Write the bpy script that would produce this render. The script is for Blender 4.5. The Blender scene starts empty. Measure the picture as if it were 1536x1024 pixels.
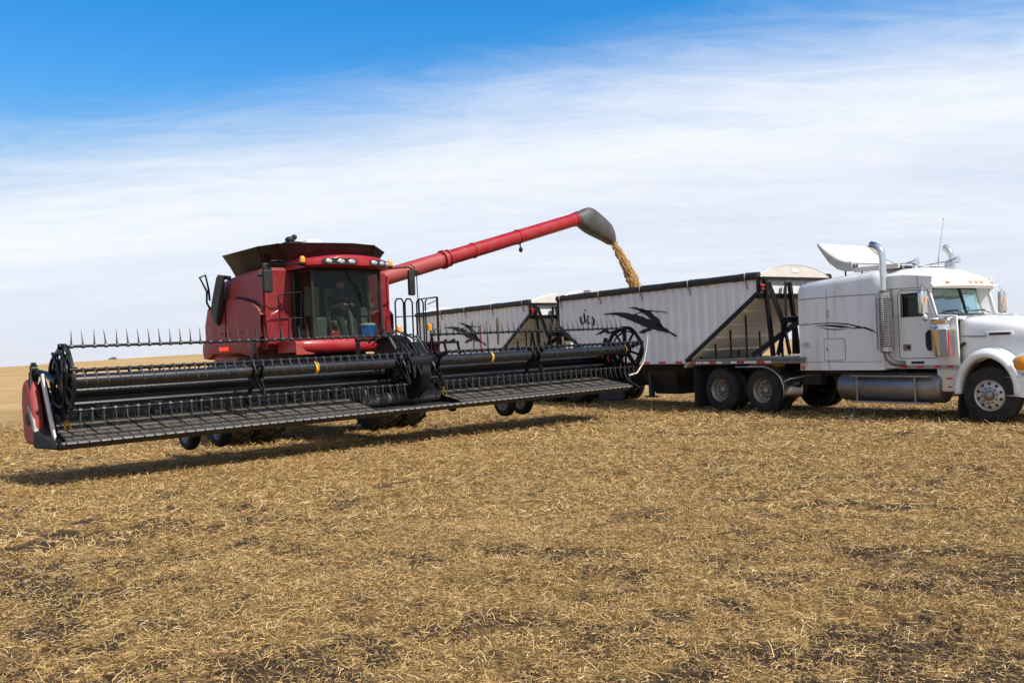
import bpy, math, random
import numpy as np
from mathutils import Vector, Matrix
random.seed(11)
rng = np.random.default_rng(5)
scene = bpy.context.scene
COL = scene.collection
PI = math.pi
R = math.radians

# ------------------------------------------------------------------ objects
def empty(name, label, cat, loc=(0, 0, 0), rz=0, group=None):
    o = bpy.data.objects.new(name, None)
    COL.objects.link(o)
    o.empty_display_size = 0.2
    o.location = loc
    o.rotation_euler = (0, 0, rz)
    o['label'] = label
    o['category'] = cat
    if group:
        o['group'] = group
    return o

def tag(o, label=None, cat=None, group=None, kind=None):
    for k, v in (('label', label), ('category', cat), ('group', group), ('kind', kind)):
        if v:
            o[k] = v
    return o

def copy_tree(o, parent=None):
    c = o.copy()
    COL.objects.link(c)
    if parent:
        c.parent = parent
    for ch in list(o.children):
        copy_tree(ch, c)
    return c

# ------------------------------------------------------------------ mesh builder
class MB:
    def __init__(s):
        s.v = []
        s.f = []
        s.mi = []
        s.cur = 0

    def add(s, vs, fs):
        n = len(s.v)
        s.v += [tuple(v) for v in vs]
        s.f += [tuple(i + n for i in f) for f in fs]
        s.mi += [s.cur] * len(fs)
        return s

    def box(s, c, d, rot=None):
        x, y, z = d[0] / 2, d[1] / 2, d[2] / 2
        vs = [Vector((a * x, b * y, e * z)) for a in (-1, 1) for b in (-1, 1) for e in (-1, 1)]
        if rot is not None:
            vs = [rot @ v for v in vs]
        vs = [v + Vector(c) for v in vs]
        return s.add(vs, [(0, 1, 3, 2), (4, 6, 7, 5), (0, 4, 5, 1), (2, 3, 7, 6), (0, 2, 6, 4), (1, 5, 7, 3)])

    def span(s, a, b):
        return s.box([(a[i] + b[i]) / 2 for i in range(3)], [abs(a[i] - b[i]) for i in range(3)])

    def bar(s, p0, p1, w, h, up=(0, 0, 1)):
        p0, p1 = Vector(p0), Vector(p1)
        d = (p1 - p0)
        L = d.length
        d.normalize()
        u = Vector(up)
        if abs(d.dot(u)) > .98:
            u = Vector((1, 0, 0))
        sd = d.cross(u).normalized()
        u = sd.cross(d).normalized()
        vs = []
        for p in (p0, p1):
            for a, b in ((-1, -1), (1, -1), (1, 1), (-1, 1)):
                vs.append(p + sd * a * w / 2 + u * b * h / 2)
        return s.add(vs, [(3, 2, 1, 0), (4, 5, 6, 7), (0, 1, 5, 4), (1, 2, 6, 5), (2, 3, 7, 6), (3, 0, 4, 7)])

    def tube(s, pts, r, n=8, cap=True):
        pts = [Vector(p) for p in pts]
        rs = r if isinstance(r, (list, tuple)) else [r] * len(pts)
        rings = []
        prev = None
        for i, p in enumerate(pts):
            if i == 0:
                d = pts[1] - pts[0]
            elif i == len(pts) - 1:
                d = pts[-1] - pts[-2]
            else:
                d = (pts[i + 1] - pts[i]).normalized() + (pts[i] - pts[i - 1]).normalized()
            d.normalize()
            if prev is None:
                u = Vector((0, 0, 1)) if abs(d.z) < .9 else Vector((1, 0, 0))
                a = d.cross(u).normalized()
            else:
                a = (prev - d * prev.dot(d)).normalized()
            prev = a
            b = d.cross(a)
            rings.append([p + (a * math.cos(2 * PI * k / n) + b * math.sin(2 * PI * k / n)) * rs[i] for k in range(n)])
        return s.loft(rings, True, cap)

    def loft(s, rings, closed=True, cap=True):
        n = len(rings[0])
        vs = [p for r_ in rings for p in r_]
        fs = []
        m = n if closed else n - 1
        for i in range(len(rings) - 1):
            for k in range(m):
                k2 = (k + 1) % n
                fs.append((i * n + k, i * n + k2, (i + 1) * n + k2, (i + 1) * n + k))
        if cap and closed:
            fs.append(tuple(reversed(range(n))))
            fs.append(tuple(range((len(rings) - 1) * n, len(rings) * n)))
        return s.add(vs, fs)

    def lathe(s, prof, o, axis='y', n=32, cap=False):
        # prof: (distance along axis, radius)
        rings = []
        for a, r in prof:
            ring = []
            for k in range(n):
                t = 2 * PI * k / n
                c_, s_ = math.cos(t) * r, math.sin(t) * r
                if axis == 'y':
                    q = (o[0] + c_, o[1] + a, o[2] + s_)
                elif axis == 'x':
                    q = (o[0] + a, o[1] + c_, o[2] + s_)
                else:
                    q = (o[0] + c_, o[1] + s_, o[2] + a)
                ring.append(q)
            rings.append(ring)
        return s.loft(rings, True, cap)

    def prism(s, poly, plane, d0, d1):
        # plane 'xz' extruded along y, 'yz' along x, 'xy' along z
        def P(a, b, d):
            return {'xz': (a, d, b), 'yz': (d, a, b), 'xy': (a, b, d)}[plane]
        n = len(poly)
        vs = [P(a, b, d0) for a, b in poly] + [P(a, b, d1) for a, b in poly]
        fs = [tuple(range(n)), tuple(reversed(range(n, 2 * n)))]
        for k in range(n):
            k2 = (k + 1) % n
            fs.append((k2, k, n + k, n + k2))
        return s.add(vs, fs)

    def ribbon(s, pts, ws, plane, d0, d1):
        # flat tapered stroke along a 2D polyline, as a thin solid
        L, Rr = [], []
        for i, p in enumerate(pts):
            a = pts[max(0, i - 1)]
            b = pts[min(len(pts) - 1, i + 1)]
            dx, dy = b[0] - a[0], b[1] - a[1]
            l = math.hypot(dx, dy) or 1
            nx, ny = -dy / l, dx / l
            w = ws[i] / 2
            L.append((p[0] + nx * w, p[1] + ny * w))
            Rr.append((p[0] - nx * w, p[1] - ny * w))
        for i in range(len(pts) - 1):
            s.prism([L[i], L[i + 1], Rr[i + 1], Rr[i]], plane, d0, d1)
        return s

    def ball(s, c, r, n=12, m=8, sc=(1, 1, 1)):
        rings = []
        for i in range(1, m):
            t = PI * i / m
            rings.append([(c[0] + r * sc[0] * math.sin(t) * math.cos(2 * PI * k / n), c[1] + r * sc[1] * math.sin(t) * math.sin(2 * PI * k / n), c[2] - r * sc[2] * math.cos(t)) for k in range(n)])
        return s.loft(rings, True, True)

    def build(s, name, mat, parent=None, smooth=35, bevel=0, seg=2, label=None, origin=None):
        me = bpy.data.meshes.new(name)
        vs = s.v
        if origin is not None:
            vs = [(v[0] - origin[0], v[1] - origin[1], v[2] - origin[2]) for v in vs]
        me.from_pydata(vs, [], s.f)
        if s.cur:
            me.polygons.foreach_set('material_index', s.mi)
        import bmesh
        bm = bmesh.new()
        bm.from_mesh(me)
        bmesh.ops.recalc_face_normals(bm, faces=bm.faces)
        bm.to_mesh(me)
        bm.free()
        for m_ in (mat if isinstance(mat, (list, tuple)) else [mat]):
            me.materials.append(m_)
        if smooth:
            me.polygons.foreach_set('use_smooth', [True] * len(me.polygons))
            me.set_sharp_from_angle(angle=R(smooth))
        o = bpy.data.objects.new(name, me)
        COL.objects.link(o)
        if origin is not None:
            o.location = origin
        if parent:
            o.parent = parent
        if bevel:
            b = o.modifiers.new('edge', 'BEVEL')
            b.width = bevel
            b.segments = seg
            b.limit_method = 'ANGLE'
            b.angle_limit = R(30)
            b.harden_normals = False
        if label:
            o['label'] = label
        return o

# ------------------------------------------------------------------ materials
def nodes(name):
    m = bpy.data.materials.new(name)
    m.use_nodes = True
    nt = m.node_tree
    b = nt.nodes['Principled BSDF']
    return m, nt, b

def N(nt, typ, **kw):
    n = nt.nodes.new(typ)
    for k, v in kw.items():
        if k in n.inputs:
            n.inputs[k].default_value = v
        else:
            setattr(n, k, v)
    return n

def ramp(nt, fac, stops):
    r = nt.nodes.new('ShaderNodeValToRGB')
    el = r.color_ramp.elements
    while len(el) < len(stops):
        el.new(.5)
    for e, (p, c) in zip(el, stops):
        e.position = p
        e.color = (*c, 1) if len(c) == 3 else c
    nt.links.new(fac, r.inputs[0])
    return r.outputs[0]

def mixc(nt, fac, a, b):
    m = nt.nodes.new('ShaderNodeMix')
    m.data_type = 'RGBA'
    for sock, val in ((0, fac), (6, a), (7, b)):
        if hasattr(val, 'links'):
            nt.links.new(val, m.inputs[sock])
        elif sock == 0:
            m.inputs[0].default_value = val
        else:
            m.inputs[sock].default_value = (*val, 1)
    return m.outputs[2]

def noise(nt, scale, detail=6, rough=.6, stretch=None, dist=0, vec='Object'):
    tc = nt.nodes.new('ShaderNodeTexCoord')
    out = tc.outputs[vec]
    if stretch:
        mp = nt.nodes.new('ShaderNodeMapping')
        mp.inputs['Scale'].default_value = stretch
        nt.links.new(out, mp.inputs[0])
        out = mp.outputs[0]
    n = nt.nodes.new('ShaderNodeTexNoise')
    n.inputs['Scale'].default_value = scale
    n.inputs['Detail'].default_value = detail
    n.inputs['Roughness'].default_value = rough
    n.inputs['Distortion'].default_value = dist
    nt.links.new(out, n.inputs['Vector'])
    return n.outputs[0]

def paint(name, col, rough=.4, metal=0, coat=0, dirt=None, dirt_amt=.5, dscale=3, stretch=None, bump=0, bscale=60, streak=None, streak_amt=0, spec=.5):
    m, nt, b = nodes(name)
    b.inputs['Roughness'].default_value = rough
    b.inputs['Metallic'].default_value = metal
    b.inputs['Coat Weight'].default_value = coat
    b.inputs['Coat Roughness'].default_value = .12
    b.inputs['Specular IOR Level'].default_value = spec
    c = None
    if dirt:
        n1 = noise(nt, dscale, 9, .65, stretch)
        f = ramp(nt, n1, [(.5 - .28 * min(1, dirt_amt * 1.3), (0, 0, 0)), (.82, (1, 1, 1))])
        mul = N(nt, 'ShaderNodeMath', operation='MULTIPLY')
        nt.links.new(f, mul.inputs[0])
        mul.inputs[1].default_value = min(1, dirt_amt)
        c = mixc(nt, mul.outputs[0], col, dirt)
        rr = N(nt, 'ShaderNodeMapRange')
        nt.links.new(mul.outputs[0], rr.inputs[0])
        rr.inputs[3].default_value = rough
        rr.inputs[4].default_value = min(1, rough + .4)
        nt.links.new(rr.outputs[0], b.inputs['Roughness'])
        if coat:
            rc = N(nt, 'ShaderNodeMapRange')
            nt.links.new(mul.outputs[0], rc.inputs[0])
            rc.inputs[3].default_value = coat
            rc.inputs[4].default_value = 0
            nt.links.new(rc.outputs[0], b.inputs['Coat Weight'])
    if streak:
        n2 = noise(nt, 2.2, 6, .6, (1.6, 1.6, .22))
        f2 = ramp(nt, n2, [(.52, (0, 0, 0)), (.75, (1, 1, 1))])
        mul2 = N(nt, 'ShaderNodeMath', operation='MULTIPLY')
        nt.links.new(f2, mul2.inputs[0])
        mul2.inputs[1].default_value = streak_amt
        c = mixc(nt, mul2.outputs[0], c if c is not None else col, streak)
    if c is not None:
        nt.links.new(c, b.inputs['Base Color'])
    else:
        b.inputs['Base Color'].default_value = (*col, 1)
    if bump:
        bn = N(nt, 'ShaderNodeBump', Strength=bump, Distance=.01)
        nt.links.new(noise(nt, bscale, 4, .6), bn.inputs['Height'])
        nt.links.new(bn.outputs[0], b.inputs['Normal'])
    return m

def glass(name, tint, gloss=.08, rough=.0, refl=(1, 1, 1)):
    m, nt, b = nodes(name)
    nt.nodes.remove(b)
    tr = N(nt, 'ShaderNodeBsdfTransparent', Color=(*tint, 1))
    gl = N(nt, 'ShaderNodeBsdfGlossy', Roughness=rough, Color=(*refl, 1))
    fr = N(nt, 'ShaderNodeLayerWeight', Blend=.5)
    pw = N(nt, 'ShaderNodeMath', operation='POWER')
    nt.links.new(fr.outputs['Facing'], pw.inputs[0])
    pw.inputs[1].default_value = 5
    ad = N(nt, 'ShaderNodeMath', operation='MULTIPLY_ADD', use_clamp=True)
    nt.links.new(pw.outputs[0], ad.inputs[0])
    ad.inputs[1].default_value = .9
    ad.inputs[2].default_value = .035 + gloss
    mx = N(nt, 'ShaderNodeMixShader')
    nt.links.new(ad.outputs[0], mx.inputs[0])
    nt.links.new(tr.outputs[0], mx.inputs[1])
    nt.links.new(gl.outputs[0], mx.inputs[2])
    nt.links.new(mx.outputs[0], nt.nodes['Material Output'].inputs[0])
    return m

DUST = (.30, .21, .13)
M = {}
M['red'] = paint('combine_red', (.335, .0055, .012), .36, 0, .16, (.30, .15, .10), .28, 3, spec=.35)
M['red_wall_shade'] = paint('combine_red_shaded', (.20, .006, .012), .38, 0, .15, (.24, .10, .07), .34, 2, spec=.35)  # body red darkened for the shade lying on the tank's front wall
M['red_dusty'] = paint('combine_red_dusty', (.33, .020, .024), .50, 0, .04, (.27, .12, .085), .66, 1.7, (1, 1, 1.6), streak=(.26, .15, .11), streak_amt=.25)
M['red_dull'] = paint('faded_red', (.33, .025, .027), .5, 0, .05, (.34, .16, .10), .45, 2.2, (1, .35, 1))
M['black'] = paint('black_paint', (.008, .008, .0085), .38, 0, .10, (.06, .048, .036), .13, 4, spec=.22)
M['black_shiny'] = paint('black_gloss_tube', (.007, .007, .008), .30, 0, .22, (.09, .07, .055), .2, 5)
M['black_plastic'] = paint('black_plastic', (.013, .013, .014), .55, 0, 0, (.09, .075, .06), .25, 5, spec=.35)
M['tank_ext'] = paint('grain_tank_black', (.011, .009, .0085), .5, 0, 0, (.075, .05, .034), .4, 1.3)
M['rubber'] = paint('tyre_rubber', (.014, .014, .015), .8, 0, 0, (.13, .105, .08), .36, 6, bump=.3, spec=.3)
M['rubber_tread'] = paint('tractor_tyre_rubber', (.013, .013, .0135), .78, 0, 0, (.15, .115, .085), .42, 5, bump=.3)
M['tine'] = paint('tine_plastic', (.018, .018, .02), .33, 0, .3, (.15, .13, .11), .3, 20)
M['steel'] = paint('worn_steel', (.27, .26, .245), .45, .6, 0, (.04, .035, .03), .75, 9, (1, 1.2, 1))
M['belt'] = paint('draper_belt', (.052, .045, .037), .8, 0, 0, (.25, .21, .16), .62, 5, (.8, 2, 1), bump=.2)
M['yellow'] = paint('yellow_paint', (.75, .42, .01), .45, 0, .1, (.2, .13, .04), .3, 8)
M['amber'] = paint('amber_lens', (.85, .30, .01), .2, 0, .7)
M['red_lens'] = paint('red_lens', (.62, .02, .015), .2, 0, .7)
M['lamp_glass'] = paint('lamp_glass', (.62, .63, .62), .12, .55, .8, (.3, .3, .3), .5, 40)
M['white'] = paint('truck_white', (.78, .78, .775), .28, 0, .45, (.58, .51, .41), .30, 1.6, streak=(.60, .45, .29), streak_amt=.16)
M['white_rust'] = paint('truck_white_streaked', (.79, .785, .775), .32, 0, .4, (.62, .54, .43), .30, 1.2, streak=(.52, .33, .17), streak_amt=.55)
M['cream'] = paint('cream_panel', (.70, .66, .58), .5, 0, 0, (.40, .30, .19), .5, 2.5)
M['trailer_white'] = paint('trailer_white', (.76, .755, .75), .38, 0, .15, (.50, .44, .38), .30, 1.4, streak=(.55, .42, .32), streak_amt=.30)
M['trailer_cream'] = paint('hopper_underside', (.74, .70, .62), .42, 0, .1, (.48, .38, .26), .5, 1.8)
M['chrome'] = paint('chrome', (.74, .72, .69), .16, 1.0, 0, (.42, .38, .33), .35, 9)
M['polished_rim'] = paint('aluminium_rim', (.56, .55, .53), .40, .55, 0, (.36, .32, .27), .5, 7)
M['alu'] = paint('aluminium', (.55, .54, .53), .30, 1.0, 0, (.20, .17, .14), .45, 6)
M['alu_dark'] = paint('dirty_aluminium', (.34, .32, .30), .38, .9, 0, (.12, .10, .085), .6, 3)
M['rim'] = paint('dusty_rim', (.33, .30, .27), .45, .6, 0, (.20, .16, .13), .6, 9)
M['chassis'] = paint('chassis_black', (.014, .014, .014), .6, 0, 0, (.09, .07, .055), .4, 5)
M['tarp'] = paint('tarp_black', (.018, .018, .02), .52, 0, 0, (.09, .08, .07), .35, 3, bump=.4, bscale=14)
M['tape_red'] = paint('tape_red', (.52, .015, .02), .3)
M['tape_white'] = paint('tape_white', (.72, .70, .67), .3)
M['decal'] = paint('black_decal', (.008, .008, .011), .5, spec=.25)
M['fairing_top'] = paint('fairing_top', (.60, .59, .575), .5, 0, 0, (.48, .44, .38), .4, 2)
M['fairing_grey'] = paint('fairing_end', (.56, .54, .51), .45, 0, .1, (.36, .31, .26), .6, 5)
M['decal_grey'] = paint('worn_lettering', (.16, .16, .17), .6)
M['decal_tan'] = paint('tan_decal', (.30, .15, .05), .5)
M['cab_dark'] = paint('cab_interior', (.03, .032, .03), .7)
M['cab_grey'] = paint('cab_trim_grey', (.10, .115, .105), .65)
M['seat_green'] = paint('seat_fabric', (.20, .21, .10), .85)
M['blue'] = paint('blue_plastic', (.015, .20, .80), .4)
M['white_plastic'] = paint('white_plastic', (.78, .79, .80), .4)
M['cabin_tan'] = paint('truck_cabin_trim', (.58, .62, .62), .7)
M['cab_glass'] = glass('combine_cab_glass', (.50, .56, .50), -.02)
M['side_glass'] = glass('dark_tinted_glass', (.10, .13, .13), .0)
M['windshield'] = glass('truck_windshield_glass', (.72, .90, .88), .22, 0, (.78, .98, .98))
M['skin'] = paint('skin', (.42, .23, .15), .6)
M['shirt'] = paint('dark_shirt', (.05, .045, .06), .85)
M['trousers'] = paint('dark_trousers', (.02, .022, .035), .85)
M['hair'] = paint('dark_cap', (.03, .025, .02), .8)

def grain_mat():
    m, nt, b = nodes('wheat_grain')
    b.inputs['Roughness'].default_value = .8
    c = ramp(nt, noise(nt, 26, 6, .7), [(.3, (.22, .112, .030)), (.55, (.33, .18, .052)), (.75, (.41, .245, .085))])
    nt.links.new(c, b.inputs['Base Color'])
    bn = N(nt, 'ShaderNodeBump', Strength=.6, Distance=.02)
    nt.links.new(noise(nt, 55, 5, .7), bn.inputs['Height'])
    nt.links.new(bn.outputs[0], b.inputs['Normal'])
    return m
M['grain'] = grain_mat()

# ------------------------------------------------------------------ frames of the vehicles
H_CAM = 1.7
COMB = (-4.18, 19.09, R(42.1 - 90))
TRK = (9.728, 16.853, -.982)
def world(T, p):
    X, Y, a = T
    return (X + p[0] * math.cos(a) - p[1] * math.sin(a), Y + p[0] * math.sin(a) + p[1] * math.cos(a), p[2])
# ================================================================== setting
def vnoise(x, y, seed):
    # smooth value noise on numpy arrays
    xi, yi = np.floor(x).astype(np.int64), np.floor(y).astype(np.int64)
    xf, yf = x - xi, y - yi
    def h(a, b):
        n = (a * 374761393 + b * 668265263 + seed * 974634777) & 0x7fffffff
        n = ((n ^ (n >> 13)) * 1274126177) & 0x7fffffff
        return ((n ^ (n >> 16)) & 0xffff) / 65535.0
    u, w = xf * xf * (3 - 2 * xf), yf * yf * (3 - 2 * yf)
    return (h(xi, yi) * (1 - u) + h(xi + 1, yi) * u) * (1 - w) + (h(xi, yi + 1) * (1 - u) + h(xi + 1, yi + 1) * u) * w

def sstep(a, b, x):
    t = np.clip((x - a) / (b - a), 0, 1)
    return t * t * (3 - 2 * t)

def ground_height(x, y):
    d = np.hypot(x, y)
    # low rise of the prairie beyond the machines
    rise = sstep(70, 420, y) * (1.0 + 4.2 * np.exp(-((x + 110) / 82.0) ** 2) + 1.0 * (vnoise(x / 60, y / 80, 3) - .5))
    und = (vnoise(x / 7, y / 7, 9) - .5) * .05 * sstep(2, 6, d)
    near = 1 - sstep(14, 40, d)
    clod = ((vnoise(x / .35, y / .35, 21) - .5) * .05 + (vnoise(x / .13, y / .13, 22) - .5) * .028) * (.35 + .65 * near)
    clod = clod * (1 - sstep(60, 90, d))
    return rise + und + clod

def soil_patch(x, y):
    # 0 straw covered .. 1 bare soil, irregular patches (coarse)
    v = .16 * vnoise(x / 1.9 + y * .15, y / 1.1, 31) + .34 * vnoise(x / .40 + .3 * y, y / .30, 32) + .34 * vnoise(x / .14, y / .12, 34) + .16 * vnoise(x / 5.5, y / 3.6, 33)
    near = 1 - sstep(4.2, 11.5, np.hypot(x, y) + 1.6 * (vnoise(x / 3, y / 3, 35) - .5))
    return sstep(.46, .62, v + .145 * near - .075)

def field_material():
    m, nt, b = nodes('stubble_field')
    b.inputs['Roughness'].default_value = .95
    b.inputs['Specular IOR Level'].default_value = .15
    soil = ramp(nt, noise(nt, 9, 8, .7), [(.3, (.028, .019, .012)), (.7, (.105, .072, .042))])
    st = ramp(nt, noise(nt, 38, 8, .75, (1, 1.7, 1), 1.2), [(.25, (.105, .061, .023)), (.45, (.36, .218, .077)), (.69, (.56, .37, .142))])
    far = ramp(nt, noise(nt, .13, 10, .66, (.25, 1, 1)), [(.3, (.36, .22, .085)), (.52, (.52, .345, .15)), (.72, (.64, .45, .22))])
    far = mixc(nt, ramp(nt, noise(nt, 1.6, 9, .72, (.35, 1, 1)), [(.40, (0, 0, 0)), (.66, (.75, .75, .75))]), far, (.27, .165, .062))
    at = N(nt, 'ShaderNodeAttribute', attribute_name='soil')
    fine = ramp(nt, noise(nt, 16, 8, .75, (1, 1.5, 1), .8), [(.38, (0, 0, 0)), (.60, (1, 1, 1))])
    md = N(nt, 'ShaderNodeMath', operation='MULTIPLY_ADD', use_clamp=True)
    nt.links.new(fine, md.inputs[0])
    md.inputs[1].default_value = .52
    nt.links.new(at.outputs['Fac'], md.inputs[2])
    c = mixc(nt, md.outputs[0], st, soil)
    # the ungrazed far field, beyond the worked strip, has a paler cover
    tc = N(nt, 'ShaderNodeTexCoord')
    sx = N(nt, 'ShaderNodeSeparateXYZ')
    nt.links.new(tc.outputs['Object'], sx.inputs[0])
    mr = N(nt, 'ShaderNodeMapRange', interpolation_type='SMOOTHSTEP')
    nt.links.new(sx.outputs[1], mr.inputs[0])
    mr.inputs[1].default_value = 22
    mr.inputs[2].default_value = 40
    c2 = mixc(nt, mr.outputs[0], c, far)
    nt.links.new(c2, b.inputs['Base Color'])
    bn = N(nt, 'ShaderNodeBump', Strength=.9, Distance=.02)
    nt.links.new(noise(nt, 42, 8, .75, (1, 1.6, 1), 1.0), bn.inputs['Height'])
    nt.links.new(bn.outputs[0], b.inputs['Normal'])
    return m

def make_ground():
    # one polar sheet: fine where it is near, reaching the horizon
    ang = np.unique(np.concatenate([np.linspace(R(30), R(150), 900), np.linspace(R(150), R(390), 90)]))
    rr = [.4]
    while rr[-1] < 60:
        rr.append(rr[-1] * 1.0125 + .004)
    while rr[-1] < 5200:
        rr.append(rr[-1] * 1.06)
    rr = np.array(rr)
    A, D = np.meshgrid(ang, rr)
    x, y = D * np.cos(A), D * np.sin(A)
    z = ground_height(x, y)
    nr, na = x.shape
    co = np.stack([x, y, z], -1).reshape(-1, 3)
    i = np.arange(nr - 1)[:, None] * na + np.arange(na - 1)[None, :]
    q = np.stack([i, i + 1, i + na + 1, i + na], -1).reshape(-1, 4)
    # centre disc
    cen = np.array([[0, 0, 0]])
    tri_c = len(co)
    co = np.concatenate([co, cen])
    tri = np.stack([np.full(na - 1, tri_c), np.arange(na - 1), np.arange(1, na)], -1)
    me = bpy.data.meshes.new('stubble_field')
    me.from_pydata(co.tolist(), [], q[:, ::-1].tolist() + tri.tolist())
    me.update()
    nrm = me.polygons[len(q) // 2].normal
    if nrm.z < 0:
        me.flip_normals()
    me.polygons.foreach_set('use_smooth', np.ones(len(me.polygons), bool))
    a = me.attributes.new('soil', 'FLOAT', 'POINT')
    a.data.foreach_set('value', (soil_patch(co[:, 0], co[:, 1]) * .8).astype(np.float32))
    me.materials.append(field_material())
    o = bpy.data.objects.new('stubble_field', me)
    COL.objects.link(o)
    return tag(o, 'harvested stubble field of dry straw over dark soil reaching the horizon', 'field', kind='structure')

def straw_material():
    m, nt, b = nodes('straw')
    b.inputs['Roughness'].default_value = .6
    b.inputs['Specular IOR Level'].default_value = .3
    at = N(nt, 'ShaderNodeAttribute', attribute_name='tone')
    c = ramp(nt, at.outputs['Fac'], [(0, (.065, .037, .015)), (.25, (.225, .128, .041)), (.55, (.455, .280, .096)), (.85, (.63, .43, .18)), (1, (.76, .58, .31))])
    nt.links.new(c, b.inputs['Base Color'])
    return m

def make_straw():
    V, F, T = [], [], []
    base = 0
    def batch(n, r0, r1, seg, wid, ln, stand):
        nonlocal base
        # uniform over the ring sector, thinned where the soil is bare
        r = np.sqrt(rng.uniform(r0 ** 2, r1 ** 2, n))
        a = rng.uniform(R(46), R(134), n)
        x, y = r * np.cos(a), r * np.sin(a)
        keep = rng.uniform(0, 1, n) > soil_patch(x, y) * .62
        x, y = x[keep], y[keep]
        n = len(x)
        L = ln * np.clip(np.exp(rng.normal(0, .45, n)), .3, 2.3)
        w = wid * rng.uniform(.55, 1.4, n)
        th = rng.uniform(0, 2 * PI, n)
        curl = rng.normal(0, 1.7, n)
        kink = rng.normal(0, .5, (n, seg + 1))
        up = rng.uniform(0, 1, n) < stand
        pitch = np.where(up, rng.uniform(.35, 1.3, n), np.abs(rng.normal(.05, .32, n)))
        px, py = x.copy(), y.copy()
        pz = np.where(up, -.004, rng.uniform(.0, .034, n))
        t_ = th.copy()
        g = ground_height(x, y)
        pts = []
        roll = rng.uniform(-.9, .9, n)
        for k in range(seg + 1):
            dx, dy = np.cos(t_) * np.cos(pitch), np.sin(t_) * np.cos(pitch)
            dz = np.sin(pitch)
            tw = w * (1 - .45 * k / seg)
            nx, ny, nz = -np.sin(t_) * np.cos(roll), np.cos(t_) * np.cos(roll), np.sin(roll)
            zz = g + np.maximum(pz, .003)
            pts.append(np.stack([px - nx * tw / 2, py - ny * tw / 2, zz - nz * tw / 2], -1))
            pts.append(np.stack([px + nx * tw / 2, py + ny * tw / 2, zz + nz * tw / 2], -1))
            px, py, pz = px + dx * L / seg, py + dy * L / seg, pz + dz * L / seg
            t_ = t_ + curl / seg + kink[:, k]
            pitch = pitch - np.where(up, .25, .22) * (1.6 / seg) * rng.uniform(-.2, 1.6, n)
        P = np.stack(pts, 1)
        m_ = P.shape[1]
        idx = base + np.arange(n)[:, None] * m_
        for k in range(seg):
            F.append(np.concatenate([idx + 2 * k, idx + 2 * k + 1, idx + 2 * k + 3, idx + 2 * k + 2], 1))
        V.append(P.reshape(-1, 3))
        tone = np.clip(rng.normal(.50, .26, n) + .12 * (vnoise(x / 1.3, y / 1.3, 41) - .5), 0, 1)
        T.append(np.repeat(tone, m_))
        base += n * m_
    batch(158000, 3.6, 9, 5, .0044, .056, .04)
    batch(134000, 3.6, 9, 4, .0036, .034, .05)
    batch(196000, 9, 16, 3, .0068, .068, .06)
    batch(160000, 16, 30, 2, .0105, .10, .10)
    co = np.concatenate(V).astype(np.float32)
    fa = np.concatenate(F).astype(np.int32)
    me = bpy.data.meshes.new('loose_straw')
    me.vertices.add(len(co))
    me.vertices.foreach_set('co', co.ravel())
    me.loops.add(fa.size)
    me.loops.foreach_set('vertex_index', fa.ravel())
    me.polygons.add(len(fa))
    me.polygons.foreach_set('loop_start', np.arange(0, fa.size, 4, dtype=np.int32))
    me.update(calc_edges=True)
    a = me.attributes.new('tone', 'FLOAT', 'POINT')
    a.data.foreach_set('value', np.concatenate(T).astype(np.float32))
    me.materials.append(straw_material())
    o = bpy.data.objects.new('loose_straw', me)
    COL.objects.link(o)
    return tag(o, 'short curled dry straw littered over the harvested ground', 'straw', kind='stuff')

make_ground()
make_straw()

# a small clump of brush on the far rise
def bush():
    bx, by = -152.0, 335.0
    bz = float(ground_height(np.array([bx]), np.array([by]))[0])
    e = empty('prairie_bush', 'tiny dark bush on the skyline of the golden rise', 'bush', (bx, by, bz))
    t = MB()
    for k in range(5):
        t.tube([(random.uniform(-.8, .8), 0, -.2), (random.uniform(-1.1, 1.1), .2, .7)], [.08, .03], 5)
    t.build('trunk', paint('bush_bark', (.06, .045, .03), .9), e)
    c = MB()
    for k in range(420):
        a = random.uniform(0, 2 * PI)
        r_ = random.random() ** .5
        p = Vector((math.cos(a) * r_ * 1.7, math.sin(a) * r_ * .9, .2 + random.random() * (1.0 - .8 * r_ * r_)))
        d1 = Vector((random.gauss(0, 1), random.gauss(0, 1), random.gauss(0, 1))).normalized() * .16
        d2 = Vector((random.gauss(0, 1), random.gauss(0, 1), random.gauss(0, 1))).normalized() * .16
        c.add([p, p + d1, p + d1 + d2, p + d2], [(0, 1, 2, 3)])
    c.build('crown', paint('bush_leaf', (.055, .06, .03), .9), e, smooth=0)
bush()

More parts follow.
